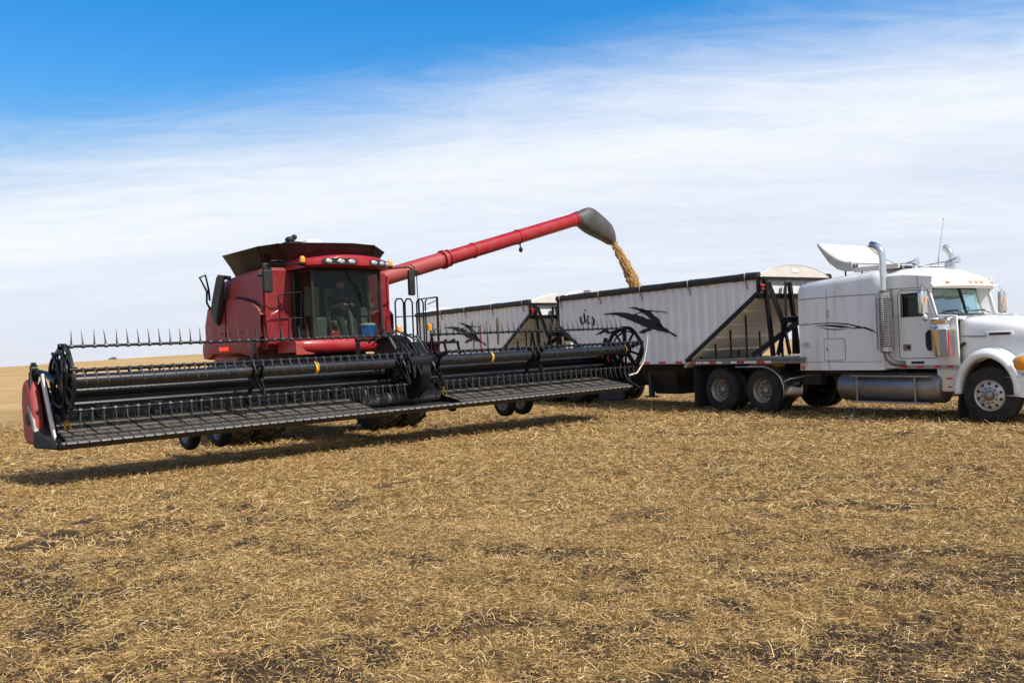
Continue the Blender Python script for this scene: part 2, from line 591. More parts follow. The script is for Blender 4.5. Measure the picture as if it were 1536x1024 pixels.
# ------------------------------------------------------------------ sky, sun, camera
SUN_EL, SUN_AZ = R(50), R(-38)          # azimuth counter-clockwise from +X
def make_world():
    w = bpy.data.worlds.new('World')
    scene.world = w
    w.use_nodes = True
    nt = w.node_tree
    bg = nt.nodes['Background']
    sky = N(nt, 'ShaderNodeTexSky', sky_type='NISHITA')
    sky.sun_disc = False
    sky.sun_elevation = SUN_EL
    sky.sun_rotation = PI / 2 - SUN_AZ
    sky.air_density = 1.0
    sky.dust_density = .6
    sky.ozone_density = 2.0
    tc = N(nt, 'ShaderNodeTexCoord')
    nrm = N(nt, 'ShaderNodeVectorMath', operation='NORMALIZE')
    nt.links.new(tc.outputs['Generated'], nrm.inputs[0])
    sep = N(nt, 'ShaderNodeSeparateXYZ')
    nt.links.new(nrm.outputs[0], sep.inputs[0])
    # deep clear blue above, as the air is over the prairie that day
    tint = ramp(nt, sep.outputs[2], [(.0, (.80, .88, 1.0)), (.17, (.85, 1.02, 1.10)), (.22, (.80, 1.18, 1.36)), (.28, (.46, 1.18, 1.62)), (.36, (.22, 1.14, 1.74)), (.6, (.2, .6, 1.1)), (1, (.40, .68, 1.0))])
    mul = N(nt, 'ShaderNodeMix', data_type='RGBA', blend_type='MULTIPLY')
    mul.inputs[0].default_value = 1
    nt.links.new(sky.outputs[0], mul.inputs[6])
    nt.links.new(tint, mul.inputs[7])
    # cirrus sheet: directions projected on a high flat layer
    zc = N(nt, 'ShaderNodeMath', operation='ADD')
    nt.links.new(sep.outputs[2], zc.inputs[0])
    zc.inputs[1].default_value = .10
    cx = N(nt, 'ShaderNodeMath', operation='DIVIDE')
    cy = N(nt, 'ShaderNodeMath', operation='DIVIDE')
    for d, i in ((cx, 0), (cy, 1)):
        nt.links.new(sep.outputs[i], d.inputs[0])
        nt.links.new(zc.outputs[0], d.inputs[1])
    cmb = N(nt, 'ShaderNodeCombineXYZ')
    nt.links.new(cx.outputs[0], cmb.inputs[0])
    nt.links.new(cy.outputs[0], cmb.inputs[1])
    mp = N(nt, 'ShaderNodeMapping')
    mp.inputs['Rotation'].default_value = (0, 0, R(14))
    mp.inputs['Scale'].default_value = (.55, 1.5, 1)
    nt.links.new(cmb.outputs[0], mp.inputs[0])
    def nz(scale, det, rough, dist=0, vec=mp.outputs[0]):
        n = N(nt, 'ShaderNodeTexNoise')
        n.inputs['Scale'].default_value = scale
        n.inputs['Detail'].default_value = det
        n.inputs['Roughness'].default_value = rough
        n.inputs['Distortion'].default_value = dist
        nt.links.new(vec, n.inputs['Vector'])
        return n.outputs[0]
    def mth(op, a, b, clamp=False):
        n = N(nt, 'ShaderNodeMath', operation=op, use_clamp=clamp)
        for i, q in enumerate((a, b)):
            if hasattr(q, 'links'):
                nt.links.new(q, n.inputs[i])
            else:
                n.inputs[i].default_value = q
        return n.outputs[0]
    # edge of the cirrus sheet, a great circle rising to the right
    edge = mth('SUBTRACT', mth('ADD', mth('MULTIPLY', sep.outputs[0], .105), mth('MULTIPLY', sep.outputs[1], .282)), sep.outputs[2])
    wob = mth('ADD', mth('MULTIPLY', mth('SUBTRACT', nz(.55, 7, .62, .4), .5), .085), mth('MULTIPLY', mth('SUBTRACT', nz(3.2, 10, .72, 1.1), .5), .085))
    e2 = mth('ADD', edge, wob)
    cover = N(nt, 'ShaderNodeMapRange', interpolation_type='SMOOTHSTEP')
    nt.links.new(e2, cover.inputs[0])
    cover.inputs[1].default_value = -.08
    cover.inputs[2].default_value = .085
    streak = ramp(nt, mth('ADD', mth('MULTIPLY', nz(1.1, 9, .62, .6), .6), mth('MULTIPLY', nz(4.5, 9, .7, 1.0), .4)), [(.36, (.0, .0, .0)), (.62, (1, 1, 1))])
    # a thin bright veil also covers the southern half, round the sun
    south = N(nt, 'ShaderNodeMapRange', interpolation_type='SMOOTHSTEP')
    nt.links.new(mth('ADD', mth('ADD', mth('MULTIPLY', sep.outputs[1], -1), mth('MULTIPLY', sep.outputs[0], .45)), mth('MULTIPLY', mth('SUBTRACT', nz(.8, 5, .6, .3), .5), .35)), south.inputs[0])
    south.inputs[1].default_value = -.15
    south.inputs[2].default_value = .25
    # brightest just under the edge, thinner and streaky lower down
    low = N(nt, 'ShaderNodeMapRange', interpolation_type='SMOOTHSTEP')
    nt.links.new(edge, low.inputs[0])
    low.inputs[1].default_value = .05
    low.inputs[2].default_value = .14
    veil = mixc(nt, streak, (6.7, 7.35, 8.5), (7.7, 8.05, 8.75))
    bright = mixc(nt, streak, (7.9, 8.3, 9.1), (8.8, 8.95, 9.3))
    cl = mixc(nt, low.outputs[0], bright, veil)
    haze_ = N(nt, 'ShaderNodeMapRange', interpolation_type='SMOOTHSTEP')
    nt.links.new(sep.outputs[2], haze_.inputs[0])
    haze_.inputs[1].default_value = .10
    haze_.inputs[2].default_value = .0
    cl = mixc(nt, haze_.outputs[0], cl, (6.8, 7.15, 8.0))
    amt = mth('MULTIPLY', mth('MAXIMUM', cover.outputs[0], mth('MULTIPLY', south.outputs[0], .72)), mth('ADD', .90, mth('MULTIPLY', streak, .10)))
    out = mixc(nt, amt, mul.outputs[2], cl)
    nt.links.new(out, bg.inputs[0])
    bg.inputs[1].default_value = .1

make_world()
ld = bpy.data.lights.new('sun', 'SUN')
ld.energy = 4.6
ld.angle = R(.5)
ld.color = (1.0, .955, .89)
so = bpy.data.objects.new('sun', ld)
COL.objects.link(so)
sd = Vector((math.cos(SUN_EL) * math.cos(SUN_AZ), math.cos(SUN_EL) * math.sin(SUN_AZ), math.sin(SUN_EL)))
so.rotation_euler = sd.to_track_quat('Z', 'Y').to_euler()
so.location = (20, -20, 40)

cd = bpy.data.cameras.new('camera')
cd.sensor_width = 36
cd.lens = 1320 / 1536 * 36
cd.clip_start = .1
cd.clip_end = 20000
cam = bpy.data.objects.new('camera', cd)
COL.objects.link(cam)
roll, pit = .0389, .00934
c_, s_ = math.cos(roll), math.sin(roll)
r0, u0, f0 = Vector((1, 0, 0)), Vector((0, -math.sin(pit), math.cos(pit))), Vector((0, math.cos(pit), math.sin(pit)))
rv, uv = r0 * c_ - u0 * s_, u0 * c_ + r0 * s_
cam.matrix_world = Matrix(((rv.x, uv.x, -f0.x, 0), (rv.y, uv.y, -f0.y, 0), (rv.z, uv.z, -f0.z, H_CAM), (0, 0, 0, 1)))
scene.camera = cam
vs_ = scene.view_settings
vs_.view_transform = 'Standard'
vs_.look = 'None'
vs_.exposure = .18
vs_.gamma = 1
# ================================================================== wheels shared by the vehicles
def truck_wheel(parent, x, y, z, side, dual=False, kind='drive', r=.52):
    # side -1: outer face towards -y.  part 'wheel' (rim) > 'tyre', 'hub'
    s = side
    w = .27
    yo = y                       # outer face of the tyre
    rim = MB()
    rr = r * .56
    if kind == 'steer':
        prof = [(0, rr), (.012 * -s, rr - .012), (.02 * -s, rr - .03), (-.005 * -s, rr * .78), (-.012 * -s, rr * .45), (-.012 * -s, .02)]
    else:
        prof = [(0, rr), (.012 * -s, rr - .012), (.05 * -s, rr - .035), (.13 * -s, rr - .05), (.15 * -s, rr * .62), (.15 * -s, rr * .40), (.15 * -s, .02)]
    rim.lathe(prof, (x, yo - s * .015, z), 'y', 36)
    wh = rim.build('wheel', M['polished_rim'] if kind == 'steer' else M['rim'], parent, smooth=40)
    def ty(yc):
        t = MB()
        q = [(-.0, rr - .004), (.008, rr + .03), (.003, r * .72), (.012, r * .88), (.035, r * .965), (.06, r), (.085, r), (.09, r - .013), (.1, r - .013), (.105, r), (.165, r), (.17, r - .013), (.18, r - .013), (.185, r), (.21, r), (.235, r * .965), (.258, r * .88), (.267, r * .72), (.26, rr + .03), (.27, rr - .004)]
        t.lathe([(a * -s, b) for a, b in q], (x, yc, z), 'y', 44)
        t.build('tyre', M['rubber'], wh, smooth=30)
    ty(yo)
    if dual:
        ty(yo - s * .33)
    h = MB()
    d = -.012 if kind == 'steer' else .15
    yb = yo - s * .015 - s * d
    h.lathe([(0, .095), (s * .05, .09), (s * .085, .07), (s * .10, .03), (s * .10, .001)], (x, yb, z), 'y', 20)
    for k in range(10):
        a = 2 * PI * k / 10 + .15
        q = .142
        h.lathe([(0, .017), (s * .035, .017), (s * .045, .008), (s * .045, .001)], (x + math.cos(a) * q, yb, z + math.sin(a) * q), 'y', 7)
    hh = h
    h.cur = 1
    for k in range(10):
        a = 2 * PI * k / 10 + .3
        q = rr * (.74 if kind == 'steer' else .60)
        dd = (-.0085 if kind == 'steer' else .1465)
        hh.lathe([(0, .030), (s * .003, .029), (s * .003, .001)], (x + math.cos(a) * q, yo - s * .015 - s * dd, z + math.sin(a) * q), 'y', 12)
    h.build('hub', [M['alu_dark'] if kind == 'steer' else M['rim'], M['chassis']], wh, smooth=40)
    return wh

def tractor_tyre(parent, x, y, z, r, w, name='drive_wheel', lugs=22, rim_col='red_dull'):
    s = -1 if y < 0 else 1
    rim = MB()
    rr = r * .54
    rim.lathe([(-w / 2 + .02, rr), (-w / 2 + .06, rr - .03), (-.05, rr - .06), (-.02, .2), (-.02, .02)], (x, y, z), 'y', 32)
    rim.lathe([(w / 2 - .02, rr), (w / 2 - .06, rr - .03), (.05, rr - .06), (.02, .2), (.02, .02)], (x, y, z), 'y', 32)
    wh = rim.build(name, M[rim_col], parent, smooth=40)
    t = MB()
    h = w / 2
    t.lathe([(-h * .86, rr - .01), (-h, rr + .06), (-h, r * .80), (-h * .86, r * .92), (-h * .4, r - .045), (h * .4, r - .045), (h * .86, r * .92), (h, r * .80), (h, rr + .06), (h * .86, rr - .01)], (x, y, z), 'y', 44)
    for k in range(lugs):
        for sg in (-1, 1):
            a0 = 2 * PI * (k + (0 if sg < 0 else .5)) / lugs
            a1 = a0 + .20
            p0 = (x + math.cos(a0) * (r - .03), y + sg * .03, z + math.sin(a0) * (r - .03))
            p1 = (x + math.cos(a1) * (r * .93 - .02), y + sg * h * .96, z + math.sin(a1) * (r * .93 - .02))
            t.bar(p0, p1, .06, .075, up=(math.cos((a0 + a1) / 2), 0, math.sin((a0 + a1) / 2)))
    t.build('tyre', M['rubber_tread'], wh, smooth=30)
    hb = MB()
    hb.lathe([(-h * .2, .16), (s * h * .75, .15), (s * h * .8, .1), (s * h * .8, .01)], (x, y, z), 'y', 16)
    hb.build('hub', M['black'], wh)
    return wh

# ================================================================== combine harvester
cb = empty('combine_harvester', 'red combine harvester with black flared grain tank, unloading auger swung out over the white trailer', 'combine harvester', (COMB[0], COMB[1], 0), COMB[2])

def combine_body():
    # main hull, lofted front to back
    rings = []
    for x, hw, zb, zt, ch in ((.46, 1.5, 1.9, 3.56, .10), (-.6, 1.5, 1.85, 3.54, .12), (-1.5, 1.5, 1.8, 3.47, .16), (-1.95, 1.49, 1.78, 3.36, .22), (-2.25, 1.42, 1.78, 3.12, .28), (-2.42, 1.28, 1.8, 2.85, .3)):
        rings.append([(x, -hw, zb), (x, -hw, zt - ch * 1.4), (x, -hw + ch * .35, zt - ch * .4), (x, -hw + ch, zt), (x, hw - ch, zt), (x, hw - ch * .35, zt - ch * .4), (x, hw, zt - ch * 1.4), (x, hw, zb)])
    MB().loft(rings).build('body_shell', M['red_dusty'], cb, smooth=40)
    MB().loft([[(-2.3, -.62, 1.6), (-2.3, -.62, 2.9), (-2.3, .62, 2.9), (-2.3, .62, 1.6)], [(-4.3, -.52, 1.5), (-4.3, -.52, 2.6), (-4.3, .52, 2.6), (-4.3, .52, 1.5)]]).build('rear_hood', M['red_dusty'], cb, bevel=.06)
    # bulged lower side shields with an arched top edge
    for s in (-1, 1):
        top = [(.52, 2.60), (.36, 2.74), (.10, 2.86), (-.33, 2.95), (-.75, 3.00), (-1.13, 3.02), (-1.7, 2.99), (-2.2, 2.86)]
        sh = MB()
        def off(x, z):
            return 1.5 + .085 * math.sin(PI * min(1, max(0, (z - 1.7) / 1.5))) + .02 - .16 * max(0, (-x - 1.75)) ** 1.4
        cols = []
        for x, zt in top + [(-2.36, 2.5), (-2.46, 2.05)]:
            zb = 2.13 if x > -2.4 else 2.0
            col = []
            for k in range(9):
                z = zb + (zt - zb) * k / 8
                col.append((x, s * off(x, z), z))
            col.append((x, s * 1.46, zt + .012))
            cols.append(col)
        sh.loft(cols, False, False)
        sh.build('side_shield', M['red_dusty'], cb, smooth=35)
        lb = MB()
        cols = []
        for x in (.50, .1, -.5, -1.2, -1.8, -2.15, -2.38, -2.52):
            zb, zt = 1.74 + (.10 if -.3 > x > -1.9 else 0), 2.19
            if x > .3:
                zb = 2.0
            dd = .0 - .16 * max(0, -x - 1.8) ** 1.4
            col = [(x, s * (1.50 + dd), zt + .02), (x, s * (1.605 + dd), zt - .03)]
            for k in range(1, 5):
                z = zt - .03 - (zt - .05 - zb) * k / 4
                col.append((x, s * (1.605 + dd + .03 * math.sin(PI * k / 4)), z))
            col.append((x, s * (1.48 + dd), zb - .01))
            cols.append(col)
        lb.loft(cols, False, False)
        lb.build('lower_shield', M['red_dusty'], cb, smooth=45)
        g = MB()
        g.span((-1.105, s * 1.60, 2.2), (-1.09, s * 1.622, 3.0))
        g.build('panel_seam', M['black'], cb)
        ml = MB()
        ml.box((-1.12, s * 1.655, 1.95), (.42, .035, .085))
        ml.build('marker_light', M['red_glow'] if s < 0 else M['red_lens'], cb, bevel=.012)
        for xq, yq, za, zb in ((-.456, 1.499, 2.98, 3.36), (-1.70, 1.60, 2.24, 2.9)):
            g = MB()
            g.span((xq - .004, s * (yq - .004), za), (xq + .004, s * (yq + .004), zb))
            g.build('panel_seam', M['black'], cb)
        for hx_, hz_ in ((-.30, 2.28), (-.92, 2.28), (-1.30, 2.28), (.30, 2.28), (-.2, 2.02), (-1.55, 2.02), (.1, 2.02)):
            q = MB()
            q.lathe([(0, .018), (s * .012, .016), (s * .014, .002)], (hx_, s * (1.607 if hz_ > 2.2 else 1.632), hz_), 'y', 10)
            q.build('panel_bolt', M['black_plastic'], cb)
        # black rubber seal line above the arch
        ar = MB()
        ar.tube([(x, s * 1.515, z + .035) for x, z in top[:5]], .022, 6)
        ar.build('arch_seal', M['black_plastic'], cb)
    # front wall of the grain tank, its shade put into a deeper red
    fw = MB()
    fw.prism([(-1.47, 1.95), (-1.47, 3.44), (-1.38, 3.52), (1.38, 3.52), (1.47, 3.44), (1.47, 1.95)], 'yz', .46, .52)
    fw.build('front_wall', M['red_wall_shade'], cb, bevel=.02)
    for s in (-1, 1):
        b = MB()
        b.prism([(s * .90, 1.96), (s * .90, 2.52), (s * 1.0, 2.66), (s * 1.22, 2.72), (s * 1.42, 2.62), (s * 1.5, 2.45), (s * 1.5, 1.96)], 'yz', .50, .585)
        b.build('front_bulge', M['red_wall_shade'], cb, bevel=.06, seg=3)
        e = MB()
        e.tube([(.53, s * 1.47, 1.95), (.53, s * 1.47, 3.45)], .028, 8)
        e.build('edge_trim', M['red'], cb)
    # flared grain tank extension
    base = [(.34, -1.08), (.36, -.4), (.36, .4), (.34, 1.06), (.12, 1.24), (-1.25, 1.24), (-1.45, 1.05), (-1.45, -1.05), (-1.25, -1.24), (.12, -1.24)]
    rim = [(.76, -1.30, 4.015), (.84, -.5, 4.065), (.84, .4, 4.10), (.80, .98, 4.09), (.42, 1.50, 4.0), (-1.2, 1.62, 3.95), (-1.7, 1.2, 4.0), (-1.7, -1.2, 4.0), (-1.18, -1.60, 3.955), (.45, -1.58, 3.975)]
    t = MB()
    lo = [(x, y, 3.46) for x, y in base]
    mid = [(x * .55 + r_[0] * .45, y * .55 + r_[1] * .45, 3.46 * .5 + r_[2] * .5) for (x, y), r_ in zip(base, rim)]
    t.loft([lo, mid, [Vector(p) for p in rim]], True, False)
    inn = [(p[0] * .985 - .005, p[1] * .985, p[2] - .005) for p in rim]
    li = [(x * .95 - .01, y * .95, 3.44) for x, y in base]
    t.loft([[Vector(p) for p in rim], inn, li], True, True)
    ex = t.build('grain_tank_extension', M['tank_ext'], cb, smooth=50)
    for k in (0, 3, 9):
        sm = MB()
        sm.tube([lo[k], mid[k], rim[k]], .010, 5)
        sm.build('corner_seam', M['black'], ex)
    # things on the tank rim
    w = MB()
    w.lathe([(0, .20), (.04, .19), (.065, .14), (.075, .005)], (.5, -.36, 4.10), 'z', 20)
    w.lathe([(-.12, .12), (-.03, .215), (0, .215), (.002, .19)], (.5, -.36, 4.10), 'z', 20)
    w.build('antenna_dome', M['white_plastic'], cb)
    w = MB()
    w.box((.5, -.82, 4.07), (.3, .3, .05))
    w.ball((.5, -.88, 4.14), .10, sc=(1, 1, .7))
    w.tube([(.5, -.80, 4.08), (.5, -.80, 4.21)], .03)
    w.ball((.5, -.78, 4.20), .06)
    w.build('bin_sensor', M['black_plastic'], cb)

def red_glow():
    m, nt, b = nodes('lit_marker_lamp')
    b.inputs['Base Color'].default_value = (.7, .02, .01, 1)
    b.inputs['Emission Color'].default_value = (1, .05, .02, 1)
    b.inputs['Emission Strength'].default_value = .8
    return m
M['red_glow'] = red_glow()
combine_body()

def combine_cab():
    # floor, roof, back, pillars, glass
    fl = MB()
    fl.prism([(.5, -.88), (1.2, -.84), (1.34, -.45), (1.38, 0), (1.34, .45), (1.2, .84), (.5, .88)], 'xy', 1.98, 2.08)
    fl.build('cab_floor', M['cab_dark'], cb)
    bk = MB()
    bk.box((.545, 0, 2.78), (.03, 1.74, 1.42))
    bk.build('cab_back', M['cab_dark'], cb)
    hl = MB()
    hl.prism([(.5, -.86), (1.2, -.82), (1.36, 0), (1.2, .82), (.5, .86)], 'xy', 3.44, 3.5)
    hl.build('cab_headlining', M['cab_dark'], cb)
    arc = [(1.20, -.80), (1.30, -.55), (1.36, -.28), (1.38, 0), (1.36, .28), (1.30, .55), (1.20, .80)]
    g = MB()
    lo = [(x + .04, y, 2.10) for x, y in arc]
    hi = [(x, y * .985, 3.46) for x, y in arc]
    g.loft([lo, hi], False, False)
    g.build('windscreen', M['cab_glass'], cb, smooth=60)
    for s in (-1, 1):
        sg = MB()
        sg.add([(.56, s * .86, 2.10), (1.2, s * .81, 2.10), (1.19, s * .80, 3.46), (.56, s * .85, 3.46)], [(0, 1, 2, 3)])
        sg.build('side_window', M['cab_glass'], cb, smooth=0)
        p = MB()
        p.tube([(1.24, s * .815, 2.05), (1.20, s * .80, 3.5)], .032, 8)
        p.tube([(.56, s * .87, 2.05), (.55, s * .86, 3.5)], .05, 8)
        p.tube([(.9, s * .845, 2.08), (1.22, s * .815, 2.08)], .03, 6)
        p.tube([(.56, s * .86, 3.46), (1.2, s * .80, 3.46)], .035, 6)
        p.build('cab_pillar', M['black_plastic'], cb)
        dh = MB()
        dh.tube([(1.02, s * .87, 2.3), (1.03, s * .90, 2.5), (1.02, s * .89, 2.9), (1.01, s * .855, 3.05)], .016, 6)
        dh.build('door_handle', M['black'], cb)
    for zz, dx, f_, rr in ((2.09, .045, 1, .03), (3.45, 0, .985, .035)):
        fr = MB()
        fr.tube([(x + dx, y * f_, zz) for x, y in arc], rr, 6)
        fr.build('windscreen_seal', M['black_plastic'], cb)
    wp = MB()
    wp.tube([(1.42, -.1, 3.4), (1.43, .25, 2.85)], .01, 5)
    wp.bar((1.42, .14, 3.2), (1.455, .34, 2.6), .02, .02)
    wp.build('wiper', M['black'], cb)
    # roof cap with the rounded front and lamp recess
    n = 17
    top, out = [], []
    for k in range(n):
        u = -1 + 2 * k / (n - 1)
        y = .98 * u
        x = 1.62 - .30 * abs(u) ** 3.2
        out.append((x, y, 3.50, 3.66 + .09 * (1 - u * u)))
    rings = []
    for x, y, zb, zt in out:
        rings.append([(.45, y, 3.50), (x - .08, y, zb), (x, y, zb + .04), (x + .012, y, zb + .12), (x - .02, y, zt - .02), (x - .09, y, zt + .01), (.9, y, zt + .03), (.45, y, zt + .0)])
    MB().loft(rings).build('cab_roof', M['red'], cb, smooth=45)
    lp = [(-.60, 0), (-.36, 0), (-.12, 0), (.42, 0), (.63, 0), (.82, 0)]
    for ya, yb in ((-.74, .0), (.31, .93)):
        rec = MB()
        pts = []
        for k in range(9):
            y = ya + (yb - ya) * k / 8
            u = y / .98
            pts.append((1.62 - .30 * abs(u) ** 3.2 + .014, y))
        ring = []
        for (x, y), e in zip(pts, [.6, .92, 1, 1, 1, 1, 1, .92, .6]):
            ring.append([(x - .03, y, 3.605 - .062 * e), (x + .004, y, 3.605 - .062 * e), (x + .006, y, 3.605 + .062 * e), (x - .03, y, 3.605 + .062 * e)])
        rec.loft(ring)
        rec.build('lamp_recess', M['black_plastic'], cb, smooth=30)
    for y, _ in lp:
        u = y / .98
        x = 1.62 - .30 * abs(u) ** 3.2 + .012
        L = MB()
        L.ball((x, y, 3.605), .1, 16, 8, (.28, .88 if abs(y) < .7 else .7, .52))
        L.build('work_light', M['lamp_glass'], cb, smooth=60)
    for s in (-1, 1):
        b = MB()
        b.lathe([(0, .055), (.02, .06), (.1, .055), (.13, .035), (.138, .003)], (1.28, s * 1.04, 3.585), 'z', 14)
        be = b.build('beacon', M['amber'], cb)
        bb = MB()
        bb.lathe([(-.04, .05), (0, .062), (.005, .062)], (1.28, s * 1.04, 3.585), 'z', 12)
        bb.build('beacon_base', M['black_plastic'], be)
    # mirror arms and heads
    a = MB()
    a.tube([(1.2, -.9, 3.53), (1.22, -1.12, 3.56), (1.2, -1.66, 3.55), (1.16, -1.72, 3.52), (1.15, -1.72, 3.4)], .017, 7)
    a.tube([(1.21, -1.3, 3.56), (1.26, -1.5, 3.62), (1.24, -1.68, 3.60), (1.16, -1.74, 3.52)], .012, 6)
    a.build('mirror_arm', M['black'], cb)
    h = MB()
    h.box((1.13, -1.73, 3.22), (.09, .20, .46))
    mh = h.build('mirror', M['black_plastic'], cb, bevel=.035, seg=3)
    h = MB()
    h.box((1.12, -1.73, 3.50), (.08, .19, .14))
    h.build('wide_angle_mirror', M['black_plastic'], mh, bevel=.03)
    h = MB()
    h.ball((1.16, -1.90, 3.33), .045, sc=(.8, 1.3, 1))
    h.build('side_lamp', M['black_plastic'], mh)
    a = MB()
    a.tube([(1.2, .9, 3.53), (1.2, 1.25, 3.56), (1.16, 1.62, 3.60), (1.15, 1.72, 3.54)], .018, 7)
    a.tube([(1.18, 1.45, 3.60), (1.2, 1.62, 3.66), (1.14, 1.78, 3.60), (1.13, 1.8, 3.46)], .012, 6)
    a.build('mirror_arm', M['black'], cb)
    h = MB()
    h.box((1.12, 1.70, 3.26), (.09, .17, .56))
    mh = h.build('mirror', M['black_plastic'], cb, bevel=.035, seg=3)
    h = MB()
    h.box((1.1, 1.83, 3.48), (.07, .10, .10))
    h.tube([(1.1, 1.86, 3.44), (1.1, 1.88, 2.5)], .012, 5)
    h.build('mirror_bracket', M['black'], mh)
    # red nose under the cab
    rings = []
    for k in range(13):
        u = -1 + 2 * k / 12
        y = -.12 + 1.17 * u
        x = 1.52 - .13 * abs(u) ** 3
        e = 1 - .25 * max(0, abs(u) - .8) / .2
        zc, hz = 1.93, .155 * e
        rings.append([(.6, y, zc - hz), (x - .12, y, zc - hz), (x - .03, y, zc - hz * .7), (x, y, zc - hz * .1), (x - .03, y, zc + hz * .7), (x - .12, y, zc + hz), (.6, y, zc + hz)])
    MB().loft(rings).build('cab_nose', M['red'], cb, smooth=50)
    pp = MB()
    pp.box((1.40, -1.12, 1.88), (.03, .40, .24))
    pp.build('nose_plate', M['red_dull'], cb, bevel=.008)
    # interior
    s = MB()
    s.box((.86, .02, 2.38), (.46, .5, .14))
    s.box((.68, .02, 2.78), (.13, .48, .74), Matrix.Rotation(-.12, 3, 'Y'))
    s.box((.9, .02, 2.2), (.3, .34, .26))
    s.build('driver_seat', M['seat_green'], cb, bevel=.05, seg=3)
    j = MB()
    j.box((.72, -.55, 2.85), (.06, .34, .62))
    j.build('hanging_jacket', M['seat_green'], cb, bevel=.03)
    s = MB()
    s.tube([(1.22, .10, 2.1), (1.16, .10, 2.5), (1.06, .10, 2.72)], [.06, .045, .03], 8)
    st = s.build('steering_column', M['cab_grey'], cb)
    s = MB()
    ring = []
    for k in range(20):
        a_ = 2 * PI * k / 20
        ring.append((1.06 + .09 * math.sin(a_), .10 + .19 * math.cos(a_), 2.73 + .165 * math.sin(a_)))
    s.tube(ring + [ring[0]], .014, 6, False)
    for k in (2, 9, 15):
        s.tube([ring[k], (1.06, .10, 2.72)], .01, 5)
    s.build('steering_wheel', M['black_plastic'], st)
    c = MB()
    c.box((.92, .42, 2.44), (.5, .16, .12))
    c.box((1.1, .46, 2.62), (.05, .22, .18), Matrix.Rotation(.3, 3, 'Z'))
    c.tube([(1.1, .62, 2.2), (1.08, .6, 3.3)], .02)
    c.box((1.1, .64, 2.75), (.1, .12, .1))
    c.build('control_console', M['cab_grey'], cb, bevel=.015)
    c = MB()
    c.box((1.0, -.58, 2.3), (.3, .26, .42))
    c.build('buddy_seat', M['cab_grey'], cb, bevel=.04)
    c = MB()
    c.box((1.16, -.30, 2.17), (.12, .16, .12))
    c.build('red_case', M['red_lens'], cb, bevel=.02)
combine_cab()

